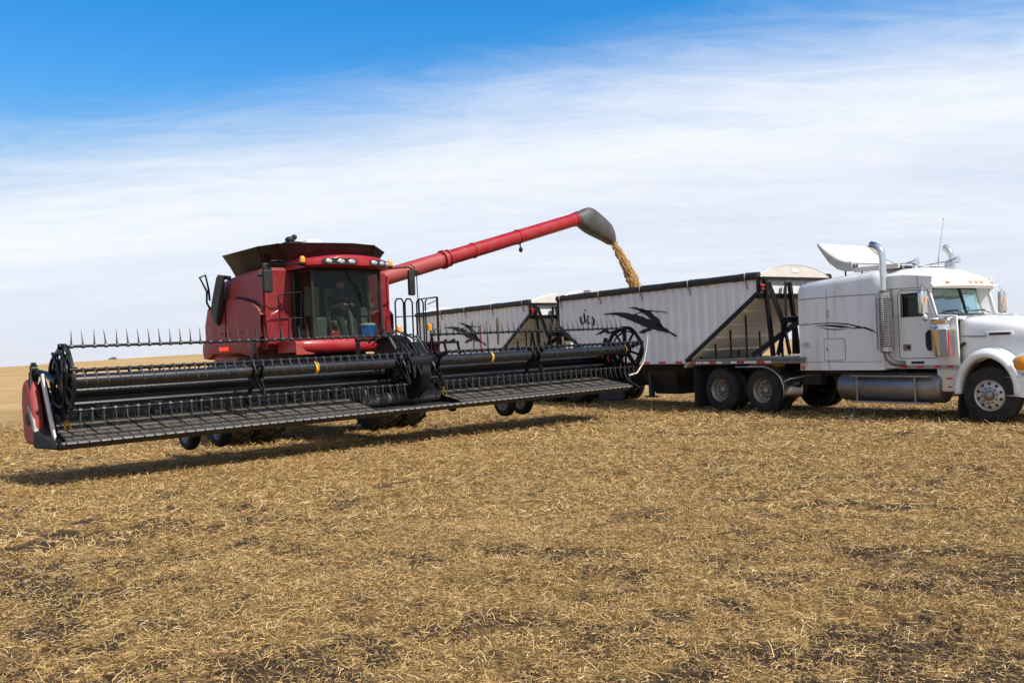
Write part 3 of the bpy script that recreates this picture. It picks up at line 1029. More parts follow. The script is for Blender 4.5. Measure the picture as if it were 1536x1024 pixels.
def combine_misc():
    # chassis and axle
    c = MB()
    c.box((-.9, 0, 1.45), (3.2, 1.5, .9))
    c.box((-3.0, 0, 1.3), (1.9, .9, .6))
    c.build('chassis', M['chassis'], cb, bevel=.05)
    c = MB()
    c.tube([(0, -1.2, 1.0), (0, 1.2, 1.0)], .17, 12)
    c.box((0, -.85, 1.05), (.5, .3, .6))
    c.box((0, .85, 1.05), (.5, .3, .6))
    c.build('front_axle', M['chassis'], cb, bevel=.02)
    for s in (-1, 1):
        tractor_tyre(cb, 0, s * 1.42, .83, .835, .58)
        tractor_tyre(cb, 0, s * 2.12, .83, .835, .56)
        tractor_tyre(cb, -3.5, s * 1.15, .66, .66, .45, 'rear_wheel', 18)
    c = MB()
    c.tube([(-3.5, -1.0, .7), (-3.5, 1.0, .7)], .1, 10)
    c.build('rear_axle', M['chassis'], cb)
    f = MB()
    f.loft([[(.75, -.62, 1.15), (.75, -.62, 1.78), (.75, .62, 1.78), (.75, .62, 1.15)], [(2.3, -.72, .75), (2.3, -.72, 1.42), (2.3, .72, 1.42), (2.3, .72, .75)]])
    f.build('feeder_house', M['black'], cb, bevel=.03)
    f = MB()
    for s in (-1, 1):
        f.tube([(.5, s * .55, .85), (2.0, s * .6, .72)], .06, 10)
    f.build('lift_cylinder', M['steel'], cb)
    # clutter of hoses and brackets on top of the feeder house
    f = MB()
    for k in range(9):
        y = -.5 + .13 * k
        f.tube([(1.3, y, 1.72), (1.6, y + .1 * random.uniform(-1, 1), 1.70), (2.0, y + .1 * random.uniform(-1, 1), 1.60 + .06 * random.random()), (2.35, y, 1.45)], .022, 6)
    f.build('hydraulic_hose', M['black_plastic'], cb)
    # right side bits: black folded screen flap, grab handle, rail
    fl = MB()
    fl.prism([(-.98, 3.52), (-1.20, 3.50), (-1.34, 3.25), (-1.50, 2.95), (-1.36, 2.52), (-1.28, 2.50), (-1.20, 2.75), (-1.06, 3.1)], 'xz', -1.63, -1.74)
    fl.prism([(-1.32, 3.40), (-1.48, 3.2), (-1.74, 2.85), (-1.66, 2.66), (-1.40, 2.46), (-1.3, 2.7)], 'xz', -1.56, -1.66)
    fl.tube([(-1.0, -1.5, 3.46), (-1.15, -1.7, 3.50), (-1.3, -1.62, 3.46)], .05, 8)
    fl.build('folded_flap', M['tarp'], cb, bevel=.03)
    gh = MB()
    gh.tube([(-2.02, -1.50, 2.78), (-2.0, -1.62, 3.0), (-1.98, -1.62, 3.25), (-2.06, -1.74, 3.56), (-1.93, -1.66, 3.60), (-1.93, -1.60, 3.3), (-1.98, -1.56, 3.05)], .024, 7)
    gh.build('grab_handle', M['black'], cb)
    rl = MB()
    rl.tube([(1.0, -1.42, 1.95), (1.0, -1.44, 2.94), (1.0, -1.36, 2.98), (1.02, -.94, 3.02)], .016, 7)
    rl.tube([(1.0, -1.43, 2.50), (1.02, -.94, 2.50)], .013, 6)
    rl.tube([(1.0, -1.0, 1.95), (1.02, -.94, 3.02)], .013, 6)
    rl.build('handrail', M['black'], cb)
    # left platform with hoops
    p = MB()
    p.box((.95, 1.78, 1.92), (1.3, 1.65, .05))
    p.build('platform', M['black'], cb)
    for y0, y1 in ((1.40, 1.62), (1.66, 1.86), (1.98, 2.16)):
        h = MB()
        h.tube([(.9, y0, 1.92), (.9, y0, 2.84), (.9, y0 + .05, 2.92), (.9, y1 - .05, 2.92), (.9, y1, 2.84), (.9, y1, 1.92)], .019, 7)
        h.build('platform_hoop', M['black'], cb)
    h = MB()
    h.tube([(.9, 1.40, 2.52), (.9, 2.56, 2.56)], .014, 6)
    h.tube([(.9, 2.22, 1.92), (.9, 2.22, 2.86), (.9, 2.28, 2.94), (.9, 2.56, 2.97)], .018, 7)
    h.tube([(.9, 2.56, 1.85), (.9, 2.56, 2.97)], .028, 7)
    h.tube([(.9, 2.56, 2.97), (.2, 2.56, 2.97), (.2, 2.56, 1.95)], .018, 7)
    h.tube([(.9, 2.28, 2.80), (.9, 2.56, 2.90)], .012, 6)
    h.build('platform_gate', M['black'], cb)
    b = MB()
    b.box((.86, 2.32, 1.84), (.3, .38, .24))
    b.build('tool_box', M['red'], cb, bevel=.015)
    a = MB()
    a.lathe([(0, .05), (.12, .055), (.14, .03), (.145, .002)], (1.25, 2.05, 2.20), 'z', 10)
    a.build('amber_flasher', M['amber'], cb)
    l = MB()
    for k in range(4):
        l.box((1.3 + .0 * k, 2.65 + .07 * k, 1.7 - .33 * k), (.5, .2, .04))
    l.bar((1.06, 2.6, 1.9), (1.06, 2.95, .55), .04, .04)
    l.bar((1.54, 2.6, 1.9), (1.54, 2.95, .55), .04, .04)
    l.build('ladder', M['black'], cb)
combine_misc()

def combine_auger():
    A = Vector((-.9, 1.15, 3.235))
    B = Vector((-.9, 9.22, 5.475))
    d = (B - A).normalized()
    t = MB()
    t.tube([A, A + (B - A) * .36], .205, 28)
    tb = t.build('auger_tube', M['red_dull'], cb, smooth=50)
    t = MB()
    t.tube([A + (B - A) * .36, B], .193, 28)
    t.build('auger_outer_tube', M['red'], cb, smooth=50)
    for u, r_, w, m in ((.085, .225, .05, 'red_dull'), (.375, .245, .07, 'red_dull'), (.395, .225, .03, 'red_dull'), (.50, .212, .03, 'red_dull'), (.70, .212, .03, 'red'), (.988, .208, .05, 'red')):
        f = MB()
        p = A + (B - A) * u
        f.tube([p - d * w / 2, p + d * w / 2], r_, 28)
        f.build('auger_flange', M[m], cb, smooth=40)
    e = MB()
    e.tube([A - d * .1, A + d * .55], .27, 24)
    e.tube([A + Vector((0, -.1, -.9)), A + Vector((0, -.05, .05))], .3, 20)
    e.build('auger_elbow', M['red'], cb, smooth=40)
    k = MB()
    p = A + (B - A) * .71 + Vector((0, 0, -.2))
    k.tube([p + Vector((0, 0, .05)), p + Vector((.02, 0, -.12))], .02, 6)
    k.ball(p + Vector((.03, 0, -.17)), .065, sc=(1, .8, 1.2))
    k.build('auger_lamp', M['black_plastic'], cb)
    # black rubber spout: a bulged boot turning down
    sp = MB()
    up = Vector((1, 0, 0)).cross(d).normalized()
    if up.z < 0:
        up = -up
    fx = Vector((1, 0, 0))
    # outline of the boot in the swing plane: (top y, z), (bottom y, z), half width
    rings = []
    for (ya, za), (yb, zb), hw in (((9.10, 5.652), (9.215, 5.262), .205), ((9.30, 5.715), (9.30, 5.255), .212), ((9.56, 5.83), (9.46, 5.16), .235), ((9.74, 5.868), (9.66, 5.075), .25), ((9.92, 5.82), (9.88, 5.01), .255), ((10.24, 5.65), (10.12, 4.94), .245), ((10.55, 5.49), (10.36, 4.87), .22), ((10.70, 5.36), (10.50, 4.82), .20), ((10.79, 5.16), (10.60, 4.785), .175), ((10.83, 4.96), (10.66, 4.775), .15)):
        c = Vector((-.9, (ya + yb) / 2, (za + zb) / 2))
        u_ = Vector((0, (ya - yb) / 2, (za - zb) / 2))
        ring = []
        for k in range(28):
            cs, sn = math.cos(2 * PI * k / 28), math.sin(2 * PI * k / 28)
            q = 1.0 if ya < 9.4 else .74
            ring.append(c + u_ * (abs(sn) ** (.9 if ya > 9.4 else 1)) * (1 if sn > 0 else -1) + fx * hw * (abs(cs) ** q) * (1 if cs > 0 else -1))
        rings.append(ring)
    sp.loft(rings, True, False)
    so_ = sp.build('auger_spout', M['boot'], cb, smooth=60)
    sol = so_.modifiers.new('wall', 'SOLIDIFY')
    sol.thickness = .02
    sub = so_.modifiers.new('soft', 'SUBSURF')
    sub.levels = sub.render_levels = 1
    cl = MB()
    cl.tube([B + d * .02, B + d * .05], .222, 28)
    cl.build('spout_clamp', M['steel'], so_)
M['boot'] = paint('spout_rubber', (.045, .043, .041), .42, 0, 0, (.20, .18, .155), .5, 2.5)
combine_auger()

def driver():
    hx, hy, hz = COMB
    w0 = world(COMB, (.80, .02, 2.46))
    bv = [(0, 0, 0), (.02, 0, .22), (.05, 0, .42), (.06, 0, .54), (.09, 0, .63), (.10, 0, .74), (.10, 0, .80),
          (.06, .17, .46), (.18, .24, .24), (.33, .12, .30), (.06, -.17, .46), (.17, -.24, .24), (.33, -.06, .32),
          (.10, .10, -.02), (.36, .14, 0), (.42, .14, -.36), (.50, .14, -.39), (.10, -.10, -.02), (.36, -.14, 0), (.42, -.14, -.36), (.50, -.14, -.39), (.165, 0, .70)]
    be = [(0, 1), (1, 2), (2, 3), (3, 4), (4, 5), (5, 6), (3, 7), (7, 8), (8, 9), (3, 10), (10, 11), (11, 12), (0, 13), (13, 14), (14, 15), (15, 16), (0, 17), (17, 18), (18, 19), (19, 20), (5, 21)]
    br = [.15, .145, .15, .12, .06, .095, .07, .07, .052, .036, .07, .052, .036, .10, .075, .055, .045, .10, .075, .055, .045, .035]
    me = bpy.data.meshes.new('person')
    me.from_pydata(bv, be, [])
    o = bpy.data.objects.new('person', me)
    COL.objects.link(o)
    o.location = w0
    o.rotation_euler = (0, 0, hz)
    sk = o.modifiers.new('body', 'SKIN')
    for i, sv in enumerate(me.skin_vertices[0].data):
        sv.radius = (br[i], br[i])
        sv.use_root = (i == 0)
    ss = o.modifiers.new('smooth', 'SUBSURF')
    ss.levels = ss.render_levels = 2
    me.materials.append(M['shirt'])
    tag(o, 'person in dark clothes seated at the wheel inside the combine cab', 'person')
    hd = MB()
    hd.ball((.115, 0, .745), .108, 14, 10, (.92, .80, 1.1))
    hd.add([(.20, -.018, .73), (.20, .018, .73), (.235, 0, .72), (.205, 0, .775)], [(0, 1, 2), (0, 2, 3), (1, 3, 2)])
    hd.build('face', M['skin'], o, smooth=60)
    cp = MB()
    cp.lathe([(0, .108), (.05, .102), (.09, .07), (.105, .01)], (.10, 0, .79), 'z', 16)
    cp.box((.225, 0, .80), (.13, .15, .014))
    cp.build('cap', M['hair'], o, smooth=50)
    for s, y in ((1, .12), (-1, -.06)):
        hn = MB()
        c0 = Vector((.33, y, .305))
        hn.ball(c0, .045, sc=(1, .8, .6))
        for k in range(4):
            a = c0 + Vector((.03, (k - 1.5) * .02, .01))
            hn.tube([a, a + Vector((.035, 0, .012 - .004 * k)), a + Vector((.05, -.0, -.02)), a + Vector((.03, 0, -.04))], [.011, .010, .009, .007], 6)
        hn.tube([c0 + Vector((0, -s * .035, .01)), c0 + Vector((.03, -s * .05, .015)), c0 + Vector((.05, -s * .035, .005))], [.012, .011, .008], 6)
        hn.build('hand', M['skin'], o, smooth=60)
driver()

def bucket():
    p = world(COMB, (1.10, .52, 2.08))
    e = empty('bucket', 'blue bucket with white lid at the corner of the combine windscreen', 'bucket', p, COMB[2])
    b = MB()
    b.lathe([(0, .005), (0, .16), (.26, .18), (.26, .165)], (0, 0, 0), 'z', 20)
    b.build('pail', M['blue'], e)
    b = MB()
    b.lathe([(.255, .188), (.285, .188), (.295, .165), (.295, .005)], (0, 0, 0), 'z', 20)
    b.build('lid', M['white_plastic'], e)
bucket()
# ================================================================== draper header
hd = empty('draper_header', 'wide black draper header with finger reel and red end shields on the combine', 'combine header', (COMB[0], COMB[1], 0), COMB[2])
TILT = .0095
HX = 3.5            # reel axis
def hz(y, z):
    return z + TILT * y
def shear(o):
    # the header hangs a little lower on its right end
    for v in o.data.vertices:
        v.co.z += TILT * v.co.y
    return o

def header_body():
    W = 6.18
    b = MB()
    b.prism([(2.50, .66), (2.50, 1.46), (2.58, 1.46), (2.60, .92), (2.62, .66)], 'xz', -W, W)
    shear(b.build('back_panel', M['black'], hd))
    t = MB()
    t.tube([(2.67, -W, 1.37), (2.67, W, 1.37)], .08, 14)
    shear(t.build('top_tube', M['black_shiny'], hd))
    t = MB()
    t.tube([(2.35, -W, .80), (2.35, W, .80)], .10, 10)
    shear(t.build('lower_tube', M['black'], hd))
    t = MB()
    t.tube([(2.90, -W + .2, 1.20), (2.90, W - .2, 1.20)], .035, 8)
    shear(t.build('cross_auger_bar', M['black_shiny'], hd))
    # rollers seen dimly on the back panel
    for k in range(11):
        y = -5.3 + k * .82
        if abs(y) < 1:
            continue
        r_ = MB()
        r_.lathe([(0, .13), (.05, .12), (.055, .01)], (2.60, y, 1.08), 'x', 18)
        shear(r_.build('panel_boss', M['black_plastic'], hd))
    # draper decks, left and right, slats across the belt
    for y0, y1 in ((-6.1, -.98), (.98, 6.0)):
        d = MB()
        d.add([(2.62, y0, .925), (3.58, y0, .745), (3.58, y1, .745), (2.62, y1, .925), (2.62, y0, .895), (3.58, y0, .715), (3.58, y1, .715), (2.62, y1, .895)], [(0, 1, 2, 3), (7, 6, 5, 4), (0, 4, 5, 1), (1, 5, 6, 2), (2, 6, 7, 3), (3, 7, 4, 0)])
        dk = shear(d.build('draper_belt', M['belt'], hd, smooth=0))
        s = MB()
        n = int((y1 - y0) / .34)
        for k in range(n):
            y = y0 + .15 + k * (y1 - y0 - .2) / n
            s.bar((2.64, y, .928), (3.46, y + .0, .773), .014, .016)
        shear(s.build('belt_slat', M['black_plastic'], dk))
        f = MB()
        f.add([(3.40, y0, .786), (3.40, y1, .786), (3.65, y1, .718), (3.65, y0, .718)], [(0, 1, 2, 3)])
        shear(f.build('belt_guard', M['steel_dark'], hd, smooth=0))
    # feed deck in the middle
    d = MB()
    d.add([(2.3, -.96, .74), (3.56, -.96, .70), (3.56, .96, .70), (2.3, .96, .74)], [(0, 1, 2, 3)])
    shear(d.build('feed_deck', M['chassis'], hd, smooth=0))
    for s_ in (-1, 1):
        d = MB()
        d.prism([(2.62, .70), (2.62, .93), (3.56, .75), (3.56, .68)], 'xz', s_ * .955, s_ * .975)
        shear(d.build('deck_side', M['black'], hd))
    q = MB()
    q.tube([(2.95, -.9, .86), (2.95, .9, .86)], .12, 14)
    for k in range(16):
        a = k * 2.1
        y = -.8 + k * .107
        q.tube([(2.95 + .1 * math.cos(a), y, .86 + .1 * math.sin(a)), (2.95 + .24 * math.cos(a), y, .86 + .24 * math.sin(a))], .012, 5)
    shear(q.build('feed_drum', M['steel_dark'], hd))
    # cutter bar: worn steel strip, guards and knife
    c = MB()
    c.prism([(3.645, .685), (3.645, .716), (3.70, .702), (3.715, .685), (3.70, .672)], 'xz', -W, W - .2)
    c.cur = 1
    k = 0
    y = -W + .05
    while y < W - .25:
        c.add([(3.69, y - .011, .706), (3.69, y + .011, .706), (3.79, y, .674), (3.69, y - .011, .68), (3.69, y + .011, .68)], [(0, 1, 2), (3, 2, 4), (0, 2, 3), (1, 4, 2), (0, 3, 4, 1)])
        y += .0762 * 2
    shear(c.build('cutter_bar', [M['steel'], M['black']], hd, smooth=0))
    c = MB()
    c.prism([(3.69, .668), (3.60, .60), (2.4, .60), (2.35, .66), (2.6, .70), (3.5, .675)], 'xz', -W, W - .2)
    shear(c.build('bottom_skid', M['chassis'], hd, bevel=.01))
    # little yellow knife guides
    for y in (-5.93, 1.02):
        g = MB()
        g.bar((3.02, y, 1.0), (3.06, y - .04, .86), .025, .016)
        g.bar((3.02, y, 1.0), (3.06, y + .05, .86), .025, .016)
        g.box((3.02, y, 1.0), (.04, .05, .025))
        shear(g.build('transport_pin', M['yellow'], hd))
    # end shields
    for s in (-1, 1):
        outl = [(2.44, .74), (2.36, 1.25), (2.42, 1.50), (2.54, 1.61), (2.74, 1.59), (2.90, 1.38), (3.06, .95), (3.10, .66), (2.6, .64)]
        e = MB()
        ya, yb = s * (W + .03), s * (W + .19)
        e.prism(outl, 'xz', ya, yb)
        sh = shear(e.build('end_shield', M['red_dusty'], hd, bevel=.07, seg=3))
        l = MB()
        l.box((2.80, s * (W + .13), 1.03), (.20, .17, .18))
        shear(l.build('shield_latch', M['black_plastic'], sh, bevel=.02))
        l = MB()
        l.prism([(2.76, 1.20), (2.82, 1.24), (3.02, 1.02), (3.08, .84), (2.98, .92)], 'xz', s * (W + .10), s * (W + .21))
        shear(l.build('shield_hinge', M['steel'], sh, bevel=.02))
        st = MB()
        st.bar((3.04, s * (W + .06), 1.66), (3.46, s * (W + .02), .72), .04, .10, up=(1, 0, .5))
        shear(st.build('end_strip', M['white_plate'] if s < 0 else M['black'], hd, bevel=.01))
        i = MB()
        i.prism([(2.5, .64), (2.5, 1.40), (2.86, 1.62), (3.0, 1.5), (3.45, .80), (3.78, .66), (3.6, .60)], 'xz', s * (W - .03), s * (W + .03))
        shear(i.build('end_plate', M['black'], hd, bevel=.01))
        n = MB()
        n.loft([[(3.0, s * (W + .02), .60), (3.0, s * (W + .02), .94), (3.0, s * (W + .19), .88), (3.0, s * (W + .20), .62)], [(3.60, s * (W + .0), .60), (3.60, s * (W + .0), .72), (3.60, s * (W + .06), .70), (3.60, s * (W + .08), .62)]])
        shear(n.build('crop_divider', M['black_plastic'], hd, bevel=.025))
        ar = MB()
        ar.tube([(2.45, s * (W + .04), 1.42), (2.7, s * (W + .06), 1.70), (3.05, s * (W + .0), 1.66), (HX, s * (W - .02), 1.56)], [.05, .06, .05, .05], 8)
        ar.bar((2.68, s * (W + .08), 1.84), (2.74, s * (W + .10), 1.2), .06, .07)
        ar.lathe([(-.04, .07), (.04, .07), (.045, .01)], (2.70, s * (W + .08), 1.74), 'y', 12)
        ar.tube([(2.74, s * (W + .14), 1.7), (2.85, s * (W + .16), 1.3), (3.0, s * (W + .12), 1.1)], .022, 6)
        shear(ar.build('reel_lift_arm', M['black'], hd))
    w = MB()
    w.tube([(2.9, W + .26, .96), (3.02, W + .46, .90), (3.02, W + .80, .95), (3.0, W + 1.12, 1.22), (3.0, W + 1.22, 1.50), (3.0, W + 1.30, 1.86)], [.022, .022, .018, .015, .014, .012], 8)
    shear(w.build('divider_rod', M['rod'], hd))
    for p in ((2.95, W - .10, 1.34), (3.0, W + .05, 1.12), (3.1, W + .16, .98)):
        r_ = MB()
        r_.box(p, (.04, .14, .14), Matrix.Rotation(.6, 3, 'X'))
        shear(r_.build('reflector', M['red_lens'], hd, bevel=.01))

M['steel_dark'] = paint('dark_steel', (.07, .068, .066), .5, .5, 0, (.16, .14, .12), .5, 6)
M['white_plate'] = paint('end_strip_white', (.60, .58, .56), .4, .3, 0, (.35, .31, .28), .4, 8)
M['rod'] = paint('rod_white', (.66, .60, .56), .5, 0, 0, (.45, .16, .12), .35, 6)
header_body()

# reel: two halves, five bats, tube, spiders
NB = 5
RB = .50
def bat_pos(k):
    a = R(91 + 360 / NB * k)
    return HX + RB * math.cos(a), 1.545 + RB * math.sin(a)
HALVES = ((-6.02, -.42), (.42, 5.98))
def finger_mesh():
    m = MB()
    m.tube([(0, 0, 0), (-.006, 0, .05), (-.012, 0, .12), (-.034, 0, .235)], [.015, .013, .0085, .0035], 6)
    m.lathe([(-.02, .031), (.02, .031)], (0, 0, 0), 'y', 8, True)
    return m
def finger_dir(k):
    # cam keeps the fingers: up on the top bat, hanging on the others
    return (0, R(28), R(8), R(-8), R(-30))[k]
def header_reel():
    for (y0, y1) in HALVES:
        t = MB()
        t.tube([(HX, y0 + .08, hz(y0 + .08, 1.545)), (HX, y1 - .08, hz(y1 - .08, 1.545))], .1016, 28)
        t.build('reel_tube', M['black_shiny'], hd, smooth=50)
    for y in (-5.97, -2.10, 1.86, 5.97):
        b = MB()
        b.lathe([(-.028, .1045), (.028, .1045)], (HX, y, hz(y, 1.545)), 'y', 28)
        b.build('tube_band', M['yellow'], hd, smooth=40)
    # seams on the tube where the fingers' shadow and straps sit
    proto = None
    big, rest = [], []
    bats = {}
    for k in range(NB):
        bx, bz = bat_pos(k)
        for hi, (y0, y1) in enumerate(HALVES):
            m = MB()
            m.tube([(bx, y0 - .03, hz(y0, bz)), (bx, y1 + .03, hz(y1, bz))], .021, 10)
            bats[(k, hi)] = m.build('reel_bat', M['black'], hd, smooth=50)
            n = int((y1 - y0) / .16)
            for i in range(n + 1):
                y = y0 + .06 + i * (y1 - y0 - .12) / n
                # size in the picture falls with distance, upper and lower front rows show most
                vis = {0: 3, 3: 0, 4: 2.4, 1: 0, 2: 0}.get(k, 0)
                if k == 3 or k == 4:
                    vis = 2.2 if bx > HX else .4
                rest.append((vis - y * .09, k, hi, y))
    rest.sort(reverse=True)
    show, tail = rest[:100], rest[100:]
    fm = finger_mesh()
    first = None
    for _, k, hi, y in show:
        bx, bz = bat_pos(k)
        ang = 0 if k == 0 else PI + finger_dir(k)
        if first is None:
            first = fm.build('reel_finger', M['tine'], bats[(k, hi)])
            f = first
        else:
            f = first.copy()
            COL.objects.link(f)
            f.parent = bats[(k, hi)]
        f.location = (bx, y, hz(y, bz))
        f.rotation_euler = (random.gauss(0, .035), (-R(4) if k == 0 else ang) + random.gauss(0, .045), 0)
    tm = MB()
    for _, k, hi, y in tail:
        bx, bz = bat_pos(k)
        ang = -R(4) if k == 0 else PI + finger_dir(k)
        rot = Matrix.Rotation(ang + random.gauss(0, .045), 3, 'Y') @ Matrix.Rotation(random.gauss(0, .035), 3, 'X')
        tm.add([rot @ Vector(v) + Vector((bx, y, hz(y, bz))) for v in fm.v], fm.f)
    tag(tm.build('reel_fingers', M['tine'], hd), kind='stuff')
    # end discs and spiders
    def disc(y, full):
        s = MB()
        c = 1.545 + TILT * y
        # cast end wheel: ring, five arms, scalloped holes
        n = 60
        for w0, w1, th in ((RB - .045, RB + .035, .018),):
            rings = []
            for yy, rr in ((-th, w0), (th, w0), (th, w1), (-th, w1), (-th, w0)):
                rings.append([(HX + math.cos(2 * PI * i / n) * rr * (1 + (.03 if full else 0) * math.cos(10 * PI * i / n)), y + yy, c + math.sin(2 * PI * i / n) * rr * (1 + (.03 if full else 0) * math.cos(10 * PI * i / n))) for i in range(n)])
            s.loft(rings, True, False)
        for k in range(NB):
            a = R(91 + 72 * k)
            p = (HX + .1 * math.cos(a), y, c + .1 * math.sin(a))
            q = (HX + RB * math.cos(a), y, c + RB * math.sin(a))
            s.bar(p, q, .03, .10, up=(-math.sin(a), 0, math.cos(a)))
            a2 = a + R(36)
            p2 = (HX + .13 * math.cos(a2), y, c + .13 * math.sin(a2))
            q2 = (HX + (RB - .03) * math.cos(a2), y, c + (RB - .03) * math.sin(a2))
            s.bar(p2, q2, .025, .05, up=(-math.sin(a2), 0, math.cos(a2)))
            s.lathe([(-.05, .045), (.05, .045), (.052, .005)], q, 'y', 12)
        s.lathe([(-.04, .01), (-.04, .15), (.04, .15), (.04, .01)], (HX, y, c), 'y', 24)
        return s
    for y in (-6.08, 6.02):
        d = disc(y, True)
        if y < 0:
            d.lathe([(-.012, .02), (-.012, .40), (.012, .40), (.012, .02)], (HX, y + .03, 1.545 + TILT * y), 'y', 40)
            d.tube([(HX - .3, y - .05, 1.9), (HX + .1, y - .1, 1.75), (HX + .2, y - .06, 1.3)], .025, 6)
        # cam track outside the disc
        oy = y + (.07 if y > 0 else -.07)
        ring = []
        c = 1.545 + TILT * y
        for i in range(40):
            a = 2 * PI * i / 40
            ring.append((HX + .02 + (RB - .10 + .05 * math.sin(3 * a)) * math.cos(a), oy, c + .04 + (RB - .12) * math.sin(a)))
        d.tube(ring + [ring[0]], .022, 6, False)
        d.build('reel_disc', M['black'], hd, smooth=40)
    for y in (-3.19, -.34, .42, 3.06):
        s = MB()
        c = 1.545 + TILT * y
        for k in range(NB):
            a = R(91 + 72 * k)
            for dy in (-.07, .07):
                s.bar((HX + .09 * math.cos(a), y + dy, c + .09 * math.sin(a)), (HX + RB * math.cos(a), y, c + RB * math.sin(a)), .016, .05, up=(-math.sin(a), 0, math.cos(a)))
        s.lathe([(-.09, .11), (-.09, .16), (-.05, .16), (-.05, .115), (.05, .115), (.05, .16), (.09, .16), (.09, .11)], (HX, y, c), 'y', 20)
        s.build('reel_spider', M['black'], hd)

def header_centre():
    # centre arm with hoses
    out = [(2.3, 1.1), (2.28, 1.75), (2.42, 1.98), (2.72, 2.08), (3.02, 2.02), (3.42, 1.74), (3.62, 1.56), (3.50, 1.40), (3.2, 1.45), (2.95, 1.55), (2.75, 1.3), (2.7, 1.0)]
    for y0, y1 in ((-.10, -.02), (.10, .18)):
        p = MB()
        p.prism(out, 'xz', y0, y1)
        p.build('centre_arm', M['black'], hd, bevel=.012)
    m = MB()
    m.prism([(3.0, .86), (2.95, 1.40), (3.15, 1.86), (3.35, 1.94), (3.62, 1.66), (3.66, 1.30), (3.5, 1.0), (3.25, .84)], 'xz', .06, .28)
    m.lathe([(-.2, .16), (.3, .16), (.3, .05)], (HX, .05, 1.545), 'y', 20)
    m.build('reel_drive_cover', M['black'], hd, bevel=.05, seg=3)
    m = MB()
    m.tube([(2.6, .05, 1.1), (3.05, .05, 1.82)], .045, 10)
    m.tube([(3.0, .05, 1.75), (3.3, .05, 1.80)], .03, 8)
    m.build('lift_cylinder', M['steel'], hd)
    hs = MB()
    for k in range(8):
        y = -.30 + .09 * k
        j = lambda a: random.uniform(-a, a)
        hs.tube([(2.4, y, 1.9 + j(.05)), (2.9, y + j(.06), 2.12 + j(.08)), (3.3, y + j(.1), 1.95 + j(.06)), (3.62, y + j(.1), 1.65 + j(.1)), (3.66, y + j(.1), 1.30 + j(.1))], .014, 6)
    hs.build('hydraulic_hose', M['black_plastic'], hd, smooth=60)
    st = MB()
    for y in (-.30, .34):
        st.bar((3.1, y, 2.05), (3.72, y - .05, 1.45), .02, .04)
    st.build('centre_strap', M['steel'], hd)
    fr = MB()
    for y in (-.55, .55):
        fr.bar((2.42, y, 1.35), (2.42, y, 2.0), .07, .07)
    fr.bar((2.42, -.6, 2.0), (2.42, .6, 2.0), .07, .07)
    fr.build('adapter_frame', M['black'], hd, bevel=.01)
    l = MB()
    l.lathe([(0, .055), (.10, .06), (.14, .04), (.145, .003)], (2.42, .42, 2.12), 'z', 12)
    l.build('amber_lamp', M['amber'], hd)

def header_wheels():
    for y in (-3.48, -2.90, 4.05, 4.60):
        x, z, r_ = 1.42, .47, .33
        rim = MB()
        s = -1
        rim.lathe([(-.09, .19), (-.08, .17), (-.03, .15), (-.03, .01)], (x, y, z), 'y', 24)
        rim.lathe([(.09, .19), (.08, .17), (.03, .15), (.03, .01)], (x, y, z), 'y', 24)
        w = rim.build('gauge_wheel', M['rim'], hd)
        t = MB()
        t.lathe([(-.085, .185), (-.1, .22), (-.095, .29), (-.06, .325), (0, .332), (.06, .325), (.095, .29), (.1, .22), (.085, .185)], (x, y, z), 'y', 28)
        t.build('tyre', M['rubber'], w)
        a = MB()
        a.bar((x, y + .13, z), (2.35, y + .13, .82), .05, .08)
        a.tube([(x, y - .02, z), (x, y + .15, z)], .03, 8)
        a.build('wheel_arm', M['black'], w)
    sk = MB()
    sk.ball((2.6, 1.55, .52), .1, 10, 6, (1.2, .6, .5))
    sk.build('skid_shoe', M['black'], hd)
header_reel()
header_centre()
header_wheels()

# grain pouring from the auger spout into the trailer
def grain_stream():
    a = Vector(world(COMB, (-.9, 10.74, 4.92)))
    b = Vector(world(TRK, (-10.75, .1, 2.95)))
    n, m = 110, 48
    rings = []
    d0 = (b - a)
    hor = Vector((d0.x, d0.y, 0))
    for i in range(n + 1):
        t = i / n
        # thrown outwards, then falling ever steeper
        h = a + hor * (1 - (1 - t) ** 1.12)
        h.z = a.z + d0.z * (t * .88 + t * t * .12)
        w = .095 + .08 * t ** .8
        ring = []
        for k in range(m):
            th = 2 * PI * k / m
            lump = 1 + .12 * (float(vnoise(np.array([k * 1.3 + 7 * math.sin(th)]), np.array([i * .45]), 57)[0]) - .5) + .16 * (float(vnoise(np.array([k * .9 + 3.0]), np.array([i * .8]), 58)[0]) - .5) + .38 * (float(vnoise(np.array([k * .55 + 3 * math.sin(th)]), np.array([i * .22]), 51)[0]) - .5) + .55 * (float(vnoise(np.array([math.cos(th) * 1.4 + 5]), np.array([i * .12 + math.sin(th)]), 52)[0]) - .5)
            rr = w * lump
            ring.append(h + hor.normalized() * math.cos(th) * rr * 1.25 + Vector((-hor.y, hor.x, 0)).normalized() * math.sin(th) * rr)
        rings.append(ring)
    s = MB()
    s.loft(rings, True, True)
    # stray kernels round the stream
    for k in range(3200):
        t = random.random()
        i = min(n, int(t * n))
        c = sum((Vector(p) for p in rings[i]), Vector()) / m
        w = .13 + .10 * t
        p = c + Vector((random.gauss(0, w * .62), random.gauss(0, w * .62), random.gauss(0, .03)))
        r_ = random.uniform(.003, .0065)
        s.add([p + Vector((r_, 0, 0)), p + Vector((-r_, 0, 0)), p + Vector((0, r_, 0)), p + Vector((0, 0, r_ * 1.6))], [(0, 1, 2), (0, 1, 3), (1, 2, 3), (0, 2, 3)])
    o = s.build('falling_grain', M['grain'], None, smooth=70)
    tag(o, 'golden stream of grain pouring from the black spout into the trailer', 'grain', kind='stuff')
grain_stream()
